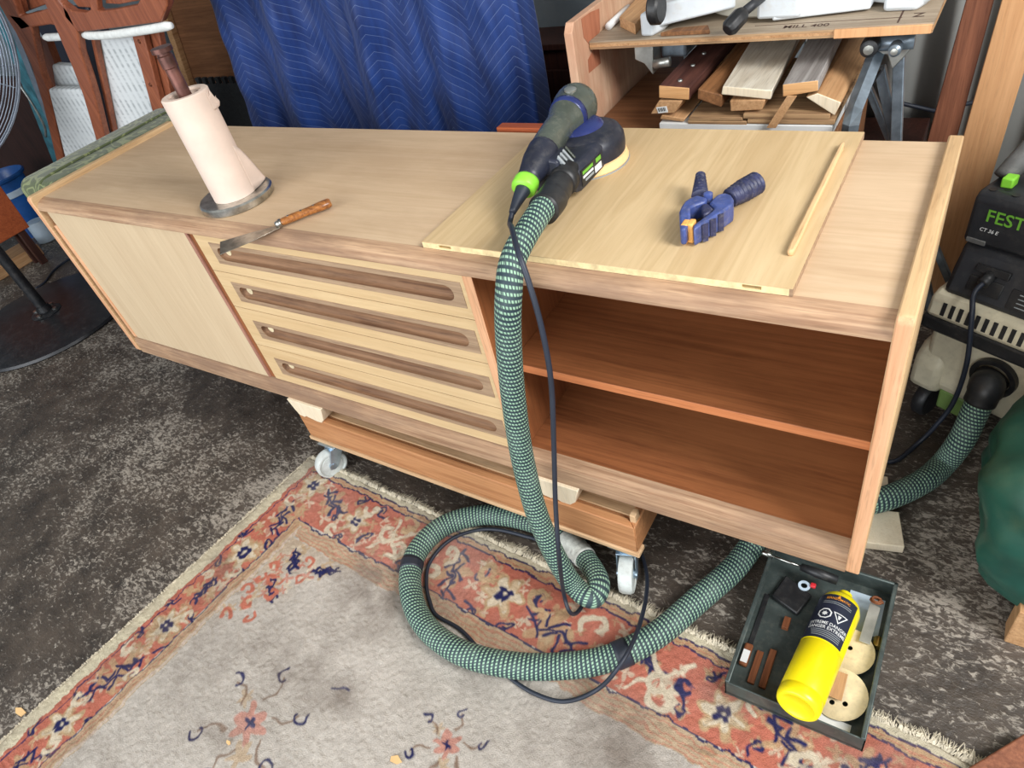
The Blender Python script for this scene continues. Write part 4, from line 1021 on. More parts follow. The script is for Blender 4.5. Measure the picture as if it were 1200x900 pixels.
props(mk('clear_sheet', *join(boxv(1.99, 2.05, .05, .13, .0178, .0188)), 'blue_white'), 'crumpled pale plastic sheet in the tray back corner', 'plastic sheet')
props(box('tray_front_paper', 1.955, 2.04, -.15, -.125, .018, .0205, 'white_print', None, 0), 'white paper slip along the tray front wall', 'paper')

# ------------------------------------------------------------------ board offcuts on the floor
def quad_board(name, q, z0, z1, mat, label, cat, **kw):
    return props(prism(name, [Vector((p[0], p[1], z0)) for p in q], (0, 0, z1 - z0), mat, **kw), label, cat)
quad_board('floor_board', [(1.88, .219), (2.062, .262), (2.04, .345), (1.86, .304)], 0, .022, 'cream_wood', 'pale offcut board on the floor under the hose by the end panel', 'board')
quad_board('floor_board', [(1.78, .33), (2.02, .362), (2.005, .432), (1.77, .40)], .0, .022, 'cream_wood', 'narrow pale offcut board on the floor behind the hose', 'board')
br_ = [PZ(1128, 905, .03), PZ(1205, 858, .03), PZ(1260, 905, .03), PZ(1190, 960, .03)]
props(prism('corner_board', [Vector((p.x, p.y, .0135)) for p in br_], (0, 0, .025), 'board_red', bevel=.003), 'reddish brown board lying on the floor near the tarp foot', 'board')
for k, (u, v, sz, lab_) in enumerate(((24, 834, .02, 'pale wood chip on the concrete beside the rug fringe'), (466, 893, .016, 'pale wood chip on the grey rug field near the spray of flowers'), (271, 873, .008, 'tiny pale chip on the worn rug motif'))):
    c = PZ(u, v, .0); z = 0 if k == 0 else .011; a_ = .6 + k
    pts = [c + Vector((math.cos(t + a_) * sz * r_, math.sin(t + a_) * sz * r_ * .5, 0)) for t, r_ in ((0, 1), (1.4, .7), (2.6, 1), (3.7, .8), (5, .9))]
    for p in pts: p.z = z
    props(prism('wood_chip', pts, (0, 0, .002), 'chip', bevel=0), lab_, 'wood chip')

# ------------------------------------------------------------------ blue moving blanket
def blanket():
    V, U, F = [], [], []
    yb = .92; ns, nt = 420, 150; sl_, sr_ = .24, .08; fw = 1.22; W = sl_ + fw + sr_; zt_ = 1.30
    def folds(x, z):
        f = 0
        for x0, dx, w_, h in ((-.10, -.10, .04, .06), (.17, -.20, .03, .075), (.36, -.02, .03, .03), (.53, -.14, .03, .10), (.64, -.08, .03, .04), (.76, -.05, .04, .06), (.90, .02, .04, .04)):
            c = x0 + dx * (1 - z); d_ = (x - c) / w_
            f += h * (math.exp(-d_ * d_ * .7) if d_ > 0 else math.exp(-d_ * d_ * .12))
        f += .010 * math.sin(17 * x + 1.1 - 1.3 * z) + .006 * math.sin(34 * x + 2.3 * z) + .0025 * math.sin(41 * z + 17 * x) + .002 * math.sin(83 * x + 31 * z)
        return f
    for j in range(nt + 1):
        t = j / nt; z = .02 + (zt_ - .02) * t
        x0, x1 = -.13 - .20 * (1 - t) ** 1.1, .925 + .05 * math.sin(t * 2.9)
        for i in range(ns + 1):
            s = i / ns * W
            if s < sl_: x, y, e = x0, yb + (sl_ - s), 0
            elif s > W - sr_: x, y, e = x1, yb + (s - (W - sr_)), 0
            else:
                q = (s - sl_) / fw; x = x0 + (x1 - x0) * q; y = yb; e = min(1, min(q, 1 - q) / .04)
            if e: y -= folds(x, z) * (1 - .3 * t) * (e * (2 - e))
            V.append((x, y, z)); U.append((s, z))
    for j in range(nt):
        for i in range(ns):
            a_ = j * (ns + 1) + i; F.append((a_, a_ + 1, a_ + ns + 2, a_ + ns + 1))
    # hem folded back over the hidden top
    lo = nt * (ns + 1); back = len(V)
    for i in range(ns + 1): p = V[lo + i]; V.append((p[0], max(p[1], 1.02), zt_ + .012)); U.append((U[lo + i][0], zt_ + .12))
    for i in range(ns): F.append((lo + i, lo + i + 1, back + i + 1, back + i))
    o = mk('moving_blanket', V, F, 'blanket', smooth=True, uv=U)
    so = o.modifiers.new('t', 'SOLIDIFY'); so.thickness = .005; so.offset = 1
    props(o, 'blue quilted moving blanket with chevron stitching draped behind the sideboard', 'blanket')
blanket()

# ------------------------------------------------------------------ boards and mat behind, left of the blanket
ya = 1.22
A1, A2 = PY(190, 0, ya), PY(225, 105, ya)
xL = A1.x + .03
props(prism('plywood_sheet', [(A1.x + .01, ya, 1.3), (-.2, ya, 1.3), (-.2, ya, 0.0), (A2.x - .06, ya, 0.0)], (0, .018, 0), 'ply_brown', bevel=.001), 'brown plywood sheet standing between the chairs and the blue blanket', 'plywood')
pe = PY(185, 0, ya - .02); pe2 = PY(221, 105, ya - .02)
dz = (pe.z - pe2.z); k_ = (pe.x - pe2.x) / dz
props(prism('pale_batten', [(pe2.x - k_ * pe2.z, ya - .03, 0), (pe2.x - k_ * pe2.z + .035, ya - .03, 0), (pe.x + k_ * (1.35 - pe.z) + .035, ya - .03, 1.35), (pe.x + k_ * (1.35 - pe.z), ya - .03, 1.35)], (0, .028, 0), 'plank_tan', bevel=.001), 'pale upright batten at the edge of the brown plywood', 'batten')
# foam mat with puzzle teeth on its top edge
ym = 1.1; f0, f1 = PY(226, 92, ym), PY(300, 97, ym)
pts = [(f0.x, ym, 0)]; nte = 9
for k in range(nte):
    x0 = f0.x + (f1.x - f0.x) * k / nte; wd = (f1.x - f0.x) / nte; zt2 = f0.z
    pts += [(x0, ym, zt2 - .025), (x0 + .30 * wd, ym, zt2 - .025), (x0 + .2 * wd, ym, zt2), (x0 + .8 * wd, ym, zt2), (x0 + .7 * wd, ym, zt2 - .025)]
pts += [(f1.x, ym, zt2 - .025), (f1.x, ym, 0)]
props(prism('foam_mat', pts, (0, .014, 0), 'foam', bevel=0), 'black interlocking foam mat tile standing against the brown plywood', 'foam mat')
props(box('wood_rail', PY(585, 143, .49).x, PY(640, 143, .49).x, .474, .50, .72, .7625, 'orange_plank', None, .002), 'reddish rail standing behind the sideboard back edge', 'rail')
rl = bpy.data.objects['wood_rail']
for v in rl.data.vertices:
    if v.co.z < .02: v.co.z = -.72

# dark cabinet beyond the blanket
dc = thing('dark_cabinet', 'dark brown cabinet with drawers standing against the back wall', 'cabinet', (.95, 1.38, 0))
zc_ = PY(650, 31, 1.46).z
box('carcass', .70, 1.20, 1.30, 1.46, .0, zc_ - .02, 'dark_wood', dc, .003); box('cabinet_top', .69, 1.21, 1.285, 1.462, zc_ - .02, zc_, 'dark_wood', dc, .003)
for k in range(3):
    d_ = box('drawer', .715, 1.185, 1.292, 1.302, .03 + .19 * k, .205 + .19 * k, 'dark_wood', dc, .003); lathe('knob', [(.001, .02), (.01, .018), (.012, .01), (.006, 0), (.001, 0)], frame((.95, 1.292, .118 + .19 * k), (1, 0, 0), (0, 0, 1)), 'black', d_, 12)

# ------------------------------------------------------------------ saw bench: plywood side, shelf, miter saw, planks
yb0 = .685
pb = thing('plywood_bench', 'plywood bench with a pale peeling side panel and saw shelf', 'bench', (1.58, .9, 0))
pts = [(1.25, yb0, 0), (1.25, yb0, .875), (1.25, yb0 + .014, .893), (1.25, 1.12, .893), (1.25, 1.12, 0)]
prism('side_panel', pts, (-.02, 0, 0), 'ply_pink', pb, bevel=.0015)
box('back_panel', 1.25, 1.60, 1.11, 1.125, .70, 1.2, 'ply_brown', pb)
pe_ = [PX(u, v, 1.2503) for u, v in ((681, 22), (692, 14), (702, 10), (703, 34), (700, 46), (704, 74), (697, 80), (690, 86), (689, 70), (695, 58), (684, 44))]
prism('peeled_patch', pe_, (.0006, 0, 0), 'peel', pb, bevel=0)
# shelf of layered plywood
shp = [(1.252, .752), (1.914, .757), (1.918, 1.11), (1.252, 1.11)]
for k, (z0, z1, mt) in enumerate(((.819, .8235, 'ply_edge'), (.8235, .8285, 'plank_tan'), (.8285, .833, 'ply_edge'))): prism('shelf_ply', [(x, y - .0006 * (k == 1), z0) for x, y in shp], (0, 0, z1 - z0), mt, pb, bevel=0)
prism('shelf_top', [(x, y, .833) for x, y in shp], (0, 0, .003), 'ply', pb, bevel=0)
prism('shelf_edge_repair', [(1.755, .750, .8185), (1.912, .754, .8185), (1.912, .758, .8185), (1.755, .756, .8185)], (0, 0, .0155), 'board_orange', pb, bevel=.001)
def tpl(s, size, x, y, z, ang=0., mat='black', **kw): 
    return mk('stencil', *textv(s, size, Matrix.Translation((x, y, z)) @ Matrix.Rotation(ang, 4, 'Z'), **kw), mat, pb)
tpl('MILL 400', .022, 1.70, .775, .8364, mat='dark_hole'); tpl('Z', .03, 1.885, .80, .8364, mat='dark_hole')
box('stencil_line', 1.855, 1.858, .765, .83, .836, .8364, 'dark_hole', pb, 0); box('stencil_line', 1.60, 1.86, .792, .7935, .836, .8364, 'dark_hole', pb, 0)
box('bench_base', 1.255, 1.785, .70, 1.08, 0, .660, 'ply_brown', pb, .003); box('bench_sheet', 1.43, 1.78, .686, .95, .660, .683, 'white_print', pb, .002)
# right hand support of the shelf = folding stand
st = thing('folding_stand', 'grey steel folding stand with knobs holding the saw shelf end', 'stand', (1.83, .85, 0))
yk = .80
def bar(p, q, r, nm, mat='stand_steel', n=10, **kw): tube(nm, [Vector(p), Vector(q)], r, mat, st, n, **kw)
def sy(u, v, y=yk): return PY(u, v, y)
bar(sy(1020, 52), sy(1072, 48), .014, 'cross_tube'); 
for (u, v), r_ in (((1020, 54), .017), ((1050, 56), .012)):
    c = sy(u, v, yk - .018); lathe('knob', [(.001, .02), (r_ * .5, .02), (r_ * .9, .016), (r_, .004), (r_, -.012), (.001, -.012)], frame(c, (1, 0, 0), (0, 0, 1)), 'black' if r_ > .015 else 'stand_steel', st, 20)
    lathe('washer', [(.001, .023), (r_ * .5, .022), (r_ * .55, .018)], frame(c, (1, 0, 0), (0, 0, 1)), 'pale_metal', st, 16)
prism('bracket', [sy(1014, 66), sy(1030, 46), sy(1068, 44), sy(1070, 56), sy(1045, 82), sy(1040, 64)], (0, .02, 0), 'pale_metal', st, bevel=.002)
def ext(u0, v0, u1, v1, y=yk):
    a_, b_ = sy(u0, v0, y), sy(u1, v1, y); k = a_.z / (a_.z - b_.z); return a_, a_ + (b_ - a_) * k
for nm, (u0, v0, u1, v1), wd, y in (('brace', (1030, 80, 1046, 155), .010, yk + .02), ('brace', (1017, 105, 1038, 155), .007, yk + .03), ('leg', (1053, 66, 1050, 155), .010, yk + .005)):
    a_, b_ = ext(u0, v0, u1, v1, y)
    if nm == 'brace': b_ = a_ + (b_ - a_) * .75
    d_ = (b_ - a_).normalized(); s_ = Vector((0, 1, 0)).cross(d_).normalized()
    prism(nm, [a_ - s_ * wd, a_ + s_ * wd, b_ + s_ * wd, b_ - s_ * wd], (0, .016, 0), 'stand_steel', st, bevel=.002)
kn_ = [sy(1027, 62, yk + .005), PY(1001, 128, .70), PY(997, 146, .664)]; kn_.append(Vector((kn_[2].x - .02, kn_[2].y - .005, 0)))
V, F, _ = tubev(kn_, .015, 4, squash=.6); mk('leg', V, F, 'stand_steel', st)
cv = spline([sy(1034, 80, yk - .01), sy(1020, 100, yk - .01), sy(1006, 125, yk - .01), sy(1003, 150, yk - .01), sy(1003, 175, yk - .01)], 6)
V, F, _ = tubev(cv, .010, 8, squash=.35); mk('flat_spring', V, F, 'dark_plastic', st)
# left under-shelf hardware: clamp bracket of the stand's far end
hb = thing('shelf_bracket', 'dusty cast metal clamp bracket under the saw shelf near the plywood side', 'bracket', (1.36, .82, .74))
q = [sy(743, 57, .80), sy(766, 57, .80), sy(765, 88, .80), sy(755, 75, .80), sy(744, 70, .80)]
q[0].z = q[1].z = .8188
prism('plate', q, (0, .05, 0), 'pale_metal', hb, bevel=.002); bar_ = tube('bolt', [sy(767, 75, .80), sy(785, 72, .80)], .010, 'pale_metal', hb, 12)
box('motor_block', sy(770, 57, .82).x, sy(800, 57, .82).x, .84, .95, .765, .8188, 'stand_steel', hb, .006)
# miter saw on the shelf
ms_ = thing('miter_saw', 'white cast miter saw base with black locking knob on the plywood shelf', 'miter saw', (1.6, .93, .836))
zs = .836
def sz_(u, v, z=zs): return PZ(u, v, z)
fl = sz_(758, 42)
prism('left_foot', [(fl.x - .012, fl.y - .005, zs), (fl.x + .016, fl.y - .008, zs), (fl.x + .03, fl.y + .03, zs), (fl.x + .03, fl.y + .10, zs), (fl.x, fl.y + .10, zs)], (0, 0, .045), 'saw_white', ms_, bevel=.006)
V, F = prismv([(fl.x + .02, fl.y + .01, zs + .012), (fl.x + .17, fl.y + .055, zs + .026), (fl.x + .17, fl.y + .16, zs + .026), (fl.x, fl.y + .16, zs + .012)], (0, 0, .042)); mk('left_wing', V, F, 'saw_white', ms_, bevel=.005)
tc_ = Vector((1.60, .960, zs))
lathe('turntable', [(.001, .006), (.137, .006), (.142, .01), (.142, .05), (.138, .054), (.001, .054)], Matrix.Translation(tc_), 'saw_grey', ms_, 48)
lathe('table_scale', [(.10, .054), (.10, .056), (.06, .0565), (.001, .0565)], Matrix.Translation(tc_), 'dark_plastic', ms_, 40)
prism('right_wing', [(1.70, .90, zs + .01), (1.84, .84, zs + .004), (1.885, .83, zs + .004), (1.90, .85, zs + .004), (1.90, .98, zs + .01), (1.72, 1.06, zs + .01)], (0, 0, .05), 'saw_white', ms_, bevel=.012)
prism('right_foot', [(1.82, .825, zs), (1.88, .822, zs), (1.895, .86, zs), (1.85, .90, zs)], (0, 0, .03), 'saw_white', ms_, bevel=.008)
prism('front_arm', [(1.60, .80, zs + .008), (1.68, .80, zs + .008), (1.72, .95, zs + .008), (1.60, 1.0, zs + .008)], (0, 0, .048), 'saw_white', ms_, bevel=.006)
prism('arm_skirt', [(1.63, .80, zs + .004), (1.80, .835, zs + .004), (1.80, .87, zs + .004), (1.63, .87, zs + .004)], (0, 0, .035), 'saw_white', ms_, bevel=.004)
kp = PZ(852, 36, zs + .02); kq = PZ(872, 14, zs + .04)
V, F, _ = tubev([kp, kp.lerp(kq, .15), kp.lerp(kq, .8), kq], [.012, .017, .017, .012], 8); mk('locking_knob', V, F, 'black', ms_, bevel=.002)
tube('knob_shaft', [kq, kq + Vector((.02, .05, .01))], .009, 'dark_plastic', ms_, 12)
wc = PZ(769, 10, zs + .06); lathe('bevel_wheel', [(.001, -.012), (.026, -.012), (.03, -.008), (.03, .008), (.026, .012), (.001, .012)], frame(wc, (0, .6, .2), (0, -.3, 1)), 'black', ms_, 24)
prism('fence', [(1.38, 1.0, zs + .05), (1.83, 1.0, zs + .05), (1.83, 1.02, zs + .05), (1.38, 1.02, zs + .05)], (0, 0, .08), 'saw_grey', ms_, bevel=.003)
prism('pivot_arm', [(1.56, 1.04, zs + .04), (1.64, 1.04, zs + .04), (1.64, 1.10, zs + .04), (1.56, 1.10, zs + .04)], (0, 0, .24), 'saw_white', ms_, bevel=.01)
lathe('blade_guard', [(.001, -.02), (.12, -.02), (.128, -.012), (.128, .012), (.12, .02), (.001, .02)], frame((1.60, .972, zs + .22), (0, 1, 0), (0, 0, 1)), 'saw_white', ms_, 36)
lathe('motor', [(.001, 0), (.045, 0), (.048, .01), (.048, .12), (.035, .135), (.001, .135)], frame((1.62, 1.02, zs + .25), (0, 1, 0), (0, 0, 1)), 'dark_plastic', ms_, 28)
# scraps on the shelf
quad_board('scrap_block', [tuple(sz_(727, 32)[:2]), tuple(sz_(745, 41)[:2]), tuple(sz_(770, 10)[:2]), tuple(sz_(752, 4)[:2])], zs, zs + .022, 'plank_tan', 'tan wood scrap on the saw shelf against the saw foot', 'wood scrap')
quad_board('scrap_strip', [tuple(sz_(774, 43)[:2]), tuple(sz_(832, 40)[:2]), tuple(sz_(830, 34)[:2]), tuple(sz_(793, 37)[:2])], zs, zs + .008, 'plank_brown', 'flat brown wood splinter in front of the saw turntable', 'wood scrap')
tube('scrap_tube', [sz_(713, 31, zs + .0083), sz_(736, 9, zs + .0083)], .008, 'white_print', None, 10, loc=(1.3, .9, zs)); props(bpy.data.objects['scrap_tube'], 'short white rod lying behind the tan scrap', 'rod')
# planks below, ends toward the camera
ye = .69
def plank(quad, back_shift, L, mat, endmat, label, nm='plank', lift=0):
    q = [PY(u, v, ye) for u, v in quad]; bs = Vector((back_shift, L, lift))
    V = q + [p + bs for p in q]
    F = [(3, 2, 1, 0), (4, 5, 6, 7), (0, 1, 5, 4), (1, 2, 6, 5), (2, 3, 7, 6), (3, 0, 4, 7)]
    o = mk(nm, V, F, mat, bevel=.002, mats=[mat, endmat], fmat=[1, 0, 0, 0, 0, 0]); return props(o, label, 'plank')
pk = plank([(772, 100), (808, 103), (807.5, 117.5), (772, 115)], 0, .40, 'plank_dark', 'plank_end', 'dark stained plank with screws and a pale sawn end')
for u, v in ((797, 94), (812, 76), (825, 62)):
    c = PZ(u, v, PY(790, 101, ye).z + .0008); cc = [o for o in (pk,)][0]; c.y = max(c.y, ye + .01)
    lathe('screw', [(.001, .0015), (.004, .0012), (.005, 0), (.005, -.002)], Matrix.Translation(c), 'pale_metal', pk, 12)
plank([(818, 104), (846, 111.5), (845, 126), (817, 116)], .0, .39, 'plank_brown', 'plank_brown', 'greenish brown plank wedged beside the dark stained plank', lift=-.012)
plank([(847, 101), (905, 106), (903, 117), (845, 111)], -.03, .40, 'plank_white', 'cream_wood', 'wide pale whitewashed plank on top of the lumber pile')
plank([(855, 118), (897, 117), (893, 129), (856, 131)], -.01, .4, 'plank_tan', 'plank_tan', 'short tan plank under the whitewashed plank')
plank([(917, 99), (959, 94), (959, 107), (917, 114)], -.02, .40, 'plank_grey', 'plank_end', 'weathered grey plank with a fresh sawn end')
plank([(944, 114), (958, 109), (986, 120), (978, 136)], .0, .38, 'plank_tan', 'cream_wood', 'tan plank with a rough broken white end')
bp = plank([(772, 118), (800, 118), (790, 133), (762, 134)], .03, .4, 'plank_tan', 'plank_tan', 'chamfered tan plank with a barcode sticker on its end')
sq = [PY(u, v, ye - .001) for u, v in ((769, 126), (781, 124.5), (783, 131.5), (771.5, 133))]
mk('barcode_sticker', sq + [p + Vector((0, .0008, 0)) for p in sq], [(0, 1, 2, 3), (7, 6, 5, 4), (0, 4, 5, 1), (1, 5, 6, 2), (2, 6, 7, 3), (3, 7, 4, 0)], 'white_print', bp)
for k in range(6):
    t0 = .12 + .13 * k; t1 = t0 + (.05 if k % 2 else .08)
    v = [sq[0].lerp(sq[1], t0).lerp(sq[3].lerp(sq[2], t0), .15), sq[0].lerp(sq[1], t1).lerp(sq[3].lerp(sq[2], t1), .15), sq[0].lerp(sq[1], t1).lerp(sq[3].lerp(sq[2], t1), .75), sq[0].lerp(sq[1], t0).lerp(sq[3].lerp(sq[2], t0), .75)]
    mk('barcode_bar', [p + Vector((0, -.0004, 0)) for p in v], [(0, 1, 2, 3)], 'black', bp)
plank([(775, 135), (803, 139), (801, 143), (773, 140)], .0, .3, 'plank_tan', 'plank_tan', 'thin grooved moulding lying flat at the bottom of the pile', 'moulding')
for k, (u0, u1, v0, v1, lab_) in enumerate(((807, 870, 137, 141, 'thin plywood strip at the bottom of the lumber pile, uppermost of the left stack'), (806, 875, 141, 145.5, 'thin plywood strip at the bottom of the lumber pile, lowest of the left stack'), (871, 972, 133, 139, 'thin plywood strip under the grey plank, uppermost of the right stack'), (876, 978, 139, 145, 'thin plywood strip under the grey plank, lowest of the right stack'))):
    a_, b_ = PY(u0, v0, ye - .004), PY(u1, v1, ye - .004); a2 = PY(u0, v1, ye - .004)
    props(box('plywood_strip', a_.x, b_.x, ye - .004, ye + .3, a2.z, a_.z - .001, 'ply_edge', None, .0008), lab_, 'plywood strip')
a_, b_ = PY(898, 150, .672), PY(922, 113, .672)
props(prism('lath_offcut', [a_, a_ + Vector((.018, 0, 0)), b_ + Vector((.018, 0, 0)), b_], (0, .005, 0), 'plank_tan', bevel=.0005), 'thin tan lath leaning against the front of the lumber pile', 'lath')

# boards standing behind the vacuum
yp = 1.12
def upright(p0, p1, q0, q1, y, th_, mat, nm, label):
    a0, a1, c0, c1 = PY(*p0, y), PY(*p1, y), PY(*q0, y), PY(*q1, y)
    def at_z(p, q, z): k = (z - p.z) / (q.z - p.z); return Vector((p.x + (q.x - p.x) * k, y, z))
    return props(prism(nm, [at_z(a0, a1, 0), at_z(c0, c1, 0), at_z(c0, c1, 1.9), at_z(a0, a1, 1.9)], (0, th_, 0), mat, bevel=.002), label, 'board')
upright((1132, 0), (1090, 152), (1165, 0), (1124, 152), 1.16, .02, 'board_red', 'leaning_board', 'reddish brown board leaning upright beside the orange panel')
upright((1174, 0), (1131, 152), (1226, 0), (1166, 195), 1.14, .02, 'board_orange', 'leaning_board', 'smooth orange panel leaning upright behind the vacuum')
tube('wall_cable', [PY(1036, 112, 1.46), PY(1060, 122, 1.465), PY(1095, 130, 1.47), PY(1140, 120, 1.47)], .006, 'rubber', None, 8); props(bpy.data.objects['wall_cable'], 'black cable strung along the metal wall', 'cable')
dbx = box('dark_box', 1.60, 1.90, 1.30, 1.48, 0, .36, 'dark_wood', None, .004); props(dbx, 'low dark wooden box below the metal wall', 'box')

# ------------------------------------------------------------------ vacuum
VM = Matrix.Translation((2.0, .66, 0)) @ Matrix.Rotation(math.radians(-25.7), 4, 'Z')
vc = thing('dust_extractor', 'cream and black dust extractor vacuum with green lettering beside the sideboard', 'vacuum', tuple(VM @ Vector((.19, .25, 0))))
vx0, vx1 = 0., .375
def vpr(pts, n, mat, nm, bevel=.006, par=vc): return prism(nm, [VM @ Vector(p) for p in pts], VM.to_3x3() @ Vector(n), mat, par, bevel=bevel)
def vprism(prof, x0, x1, mat, nm, bevel=.006, par=vc): return vpr([(x0, y, z) for y, z in prof], (x1 - x0, 0, 0), mat, nm, bevel, par)
vprism([(.01, .11), (.015, .27), (.50, .27), (.50, .06), (.07, .06)], vx0 + .014, vx1 - .014, 'cream_plastic', 'dirt_tank', .014)
for x0, x1 in ((-.004, .062), (vx1 - .062, vx1 + .004)):
    vprism([(-.004, .10), (.0, .175), (.03, .212), (.14, .212), (.14, .10), (.03, .085)], x0, x1, 'cream_plastic', 'front_foot', .016)
vprism([(.012, .055), (.012, .11), (.05, .11), (.05, .055)], .062, .125, 'vac_green', 'tank_latch', .006)
for x in (.03, vx1 - .03):
    lathe('caster_wheel', [(.001, -.014), (.04, -.014), (.045, -.008), (.045, .008), (.04, .014), (.001, .014)], VM @ frame((x, .04, .045), (0, 1, 0), (0, 0, 1)), 'black', vc, 24)
    tube('caster_fork', [VM @ Vector((x, .04, .045)), VM @ Vector((x, .05, .10))], .012, 'black', vc, 10)
for x in (.012, vx1 - .012): lathe('rear_wheel', [(.001, -.02), (.085, -.02), (.09, -.012), (.09, .012), (.085, .02), (.001, .02)], VM @ frame((x, .40, .09), (0, 1, 0), (0, 0, 1)), 'black', vc, 32)
vprism([(-.006, .264), (-.004, .296), (.51, .296), (.51, .264)], vx0 - .002, vx1 + .002, 'black', 'seal_band', .006)
hd_ = vprism([(-.002, .294), (.008, .338), (.03, .348), (.50, .348), (.50, .294)], vx0, vx1, 'cream_plastic', 'motor_head', .010)
for k in range(20):
    x = .030 + .0165 * k; mk('vent_slot', *prismv([VM @ Vector(p) for p in ((x, .0005, .306), (x + .008, .0005, .306), (x + .008, .0068, .333), (x, .0068, .333))], VM.to_3x3() @ Vector((0, -.0014, 0))), 'black', hd_)
mk('head_stripe', *prismv([VM @ Vector(p) for p in ((.03, -.005, .283), (vx1 - .03, -.005, .283), (vx1 - .03, -.0045, .293), (.03, -.0045, .293))], VM.to_3x3() @ Vector((0, -.001, 0))), 'black', hd_)
cp = vprism([(.020, .344), (.040, .395), (.062, .440), (.075, .445), (.48, .445), (.48, .344)], vx0 + .012, vx1 - .012, 'dark_plastic', 'control_panel', .012)
def slope(y0, z0, y1, z1, x0, x1, e, nm, mat, par=cp):
    n_ = Vector((0, -(z1 - z0), (y1 - y0))).normalized() * e
    return mk(nm, *prismv([VM @ Vector(p) for p in ((x0, y0, z0), (x1, y0, z0), (x1, y1, z1), (x0, y1, z1))], VM.to_3x3() @ n_), mat, par, bevel=.0012)
slope(.029, .366, .040, .394, .052, .115, .004, 'socket_plate', 'black'); slope(.044, .403, .050, .416, .056, .118, .009, 'socket_lid', 'black')
slope(.025, .357, .040, .394, .130, vx1 - .05, .002, 'control_label', 'black')
for k in range(4): slope(.0275 + .003 * k, .3635 + .0075 * k, .0281 + .003 * k, .3655 + .0075 * k, .145, .19 + .012 * (k % 3), .0032, 'label_print', 'grey_print')
lathe('dial', [(.014, 0), (.012, .01), (.001, .011)], VM @ frame((.25, .048, .41), (1, 0, 0), (0, .42, .9)), 'black', cp, 20)
ub = vprism([(.060, .444), (.060, .455), (.066, .535), (.078, .547), (.46, .547), (.46, .444)], vx0 + .008, vx1 - .010, 'dark_plastic', 'hose_garage', .010)
slope(.0605, .447, .0608, .457, .016, .052, .003, 'latch', 'grey_handle', ub)
def vtext(s, size, x, z, mat, sx=1., shear=0):
    f_ = VM @ frame((x, .060 + (z - .455) * .075 - .0025, z), (1, 0, 0), (0, .075, 1)); mk('lettering', *textv(s, size, f_, sx=sx, shear=shear), mat, ub)
vtext('FESTOOL', .034, .110, .508, 'green_print', 1.0); vtext('CT 36 E', .010, .052, .480, 'white_print', 1., .2)
for k in range(3): lathe('rim_hole', [(.007, .0), (.007, .0012), (.001, .0012)], VM @ at(.028 + .02 * k, .088 + .012 * (k % 2), .5466), 'black', ub, 12)
vprism([(.11, .547), (.115, .60), (.42, .60), (.42, .547)], .085, vx1 - .02, 'blue_white', 'blue_lid', .006)
vpr([(.032, .098, .547), (.052, .102, .547), (.050, .126, .547), (.030, .122, .547)], (0, 0, .02), 'lime', 'green_latch', .003)
tube('handle', spline([VM @ Vector(p) for p in ((.022, .13, .55), (.03, .16, .58), (.05, .22, .64), (.10, .28, .69), (.20, .30, .71), (vx1, .30, .71))], 6), .02, 'grey_handle', vc, 14)
IN = VM @ Vector((.158, .006, .205)); IY = VM.to_3x3() @ Vector((0, 1, 0))
lathe('inlet_ring', [(.034, -.006), (.044, -.006), (.044, .006), (.034, .006), (.034, -.006)], frame(IN, VM.to_3x3() @ Vector((1, 0, 0)), (0, 0, 1)), 'black', vc, 28)
pc = thing('mains_lead', 'black mains lead hanging from the dust extractor socket to the floor', 'cable', (2.08, .6, 0))
tube('lead', spline([VM @ Vector((.085, .028, .40)), VM @ Vector((.084, -.004, .385)), PY(1139, 370, .59), PY(1133, 425, .58), PY(1118, 470, .59), PY(1098, 497, .58), PZ(1075, 520, .008), PZ(1046, 541, .007), Vector((1.96, .505, .007)), Vector((1.86, .56, .007))], 8), .005, 'rubber', pc, 10)
tube('plug', [VM @ Vector((.085, .046, .405)), VM @ Vector((.085, .018, .397))], .011, 'black', pc, 14)

# ------------------------------------------------------------------ green tarp bundle on a wood foot
def tarp():
    V, F = [], []; cx, cy = 2.53, .30
    nth, nz = 96, 40
    for j in range(nz + 1):
        t = j / nz; z = .06 + .34 * t
        for i in range(nth):
            th_ = 2 * PI * i / nth; c, s = math.cos(th_), math.sin(th_)
            p = 5.; r = 1 / ((abs(c) / .385) ** p + (abs(s) / .165) ** p) ** (1 / p)
            r *= 1 - .10 * (1 - t) ** 3 * 1.0; r += .010 * math.sin(9 * th_ + 4 * t) * (1 - .4 * t) + .006 * math.sin(21 * th_ - 7 * t) + .004 * math.sin(13 * th_ + 23 * t)
            if t > .7: r *= math.sqrt(max(.02, 1 - ((t - .7) / .3) ** 2 * .75))
            if t < .06: r *= .93 + .07 * t / .06
            xx = cx + r * c; k_ = min(1, max(0, (xx - 2.24) / .3)); k_ = k_ * k_ * (3 - 2 * k_)  # tall rise on the unseen right side, added to shade the vacuum corner
            V.append((xx, cy + r * s, .06 + (z - .06) * (1 + 2.0 * k_)))
    for j in range(nz):
        for i in range(nth): F.append((j * nth + i, j * nth + (i + 1) % nth, (j + 1) * nth + (i + 1) % nth, (j + 1) * nth + i))
    F += [tuple(range(nth))[::-1], tuple(range(nz * nth, (nz + 1) * nth))]
    root = thing('covered_stool', 'dark green tarpaulin bundle standing on short wooden feet', 'covered stool', (cx, cy, 0))
    mk('tarpaulin', V, F, 'tarp', root, smooth=True)
    for x, y in ((2.258, .158), (2.84, .158), (2.258, .43), (2.84, .43)): box('foot', x - .02, x + .02, y - .02, y + .02, 0, .10, 'plank_tan', root, .002)
tarp()

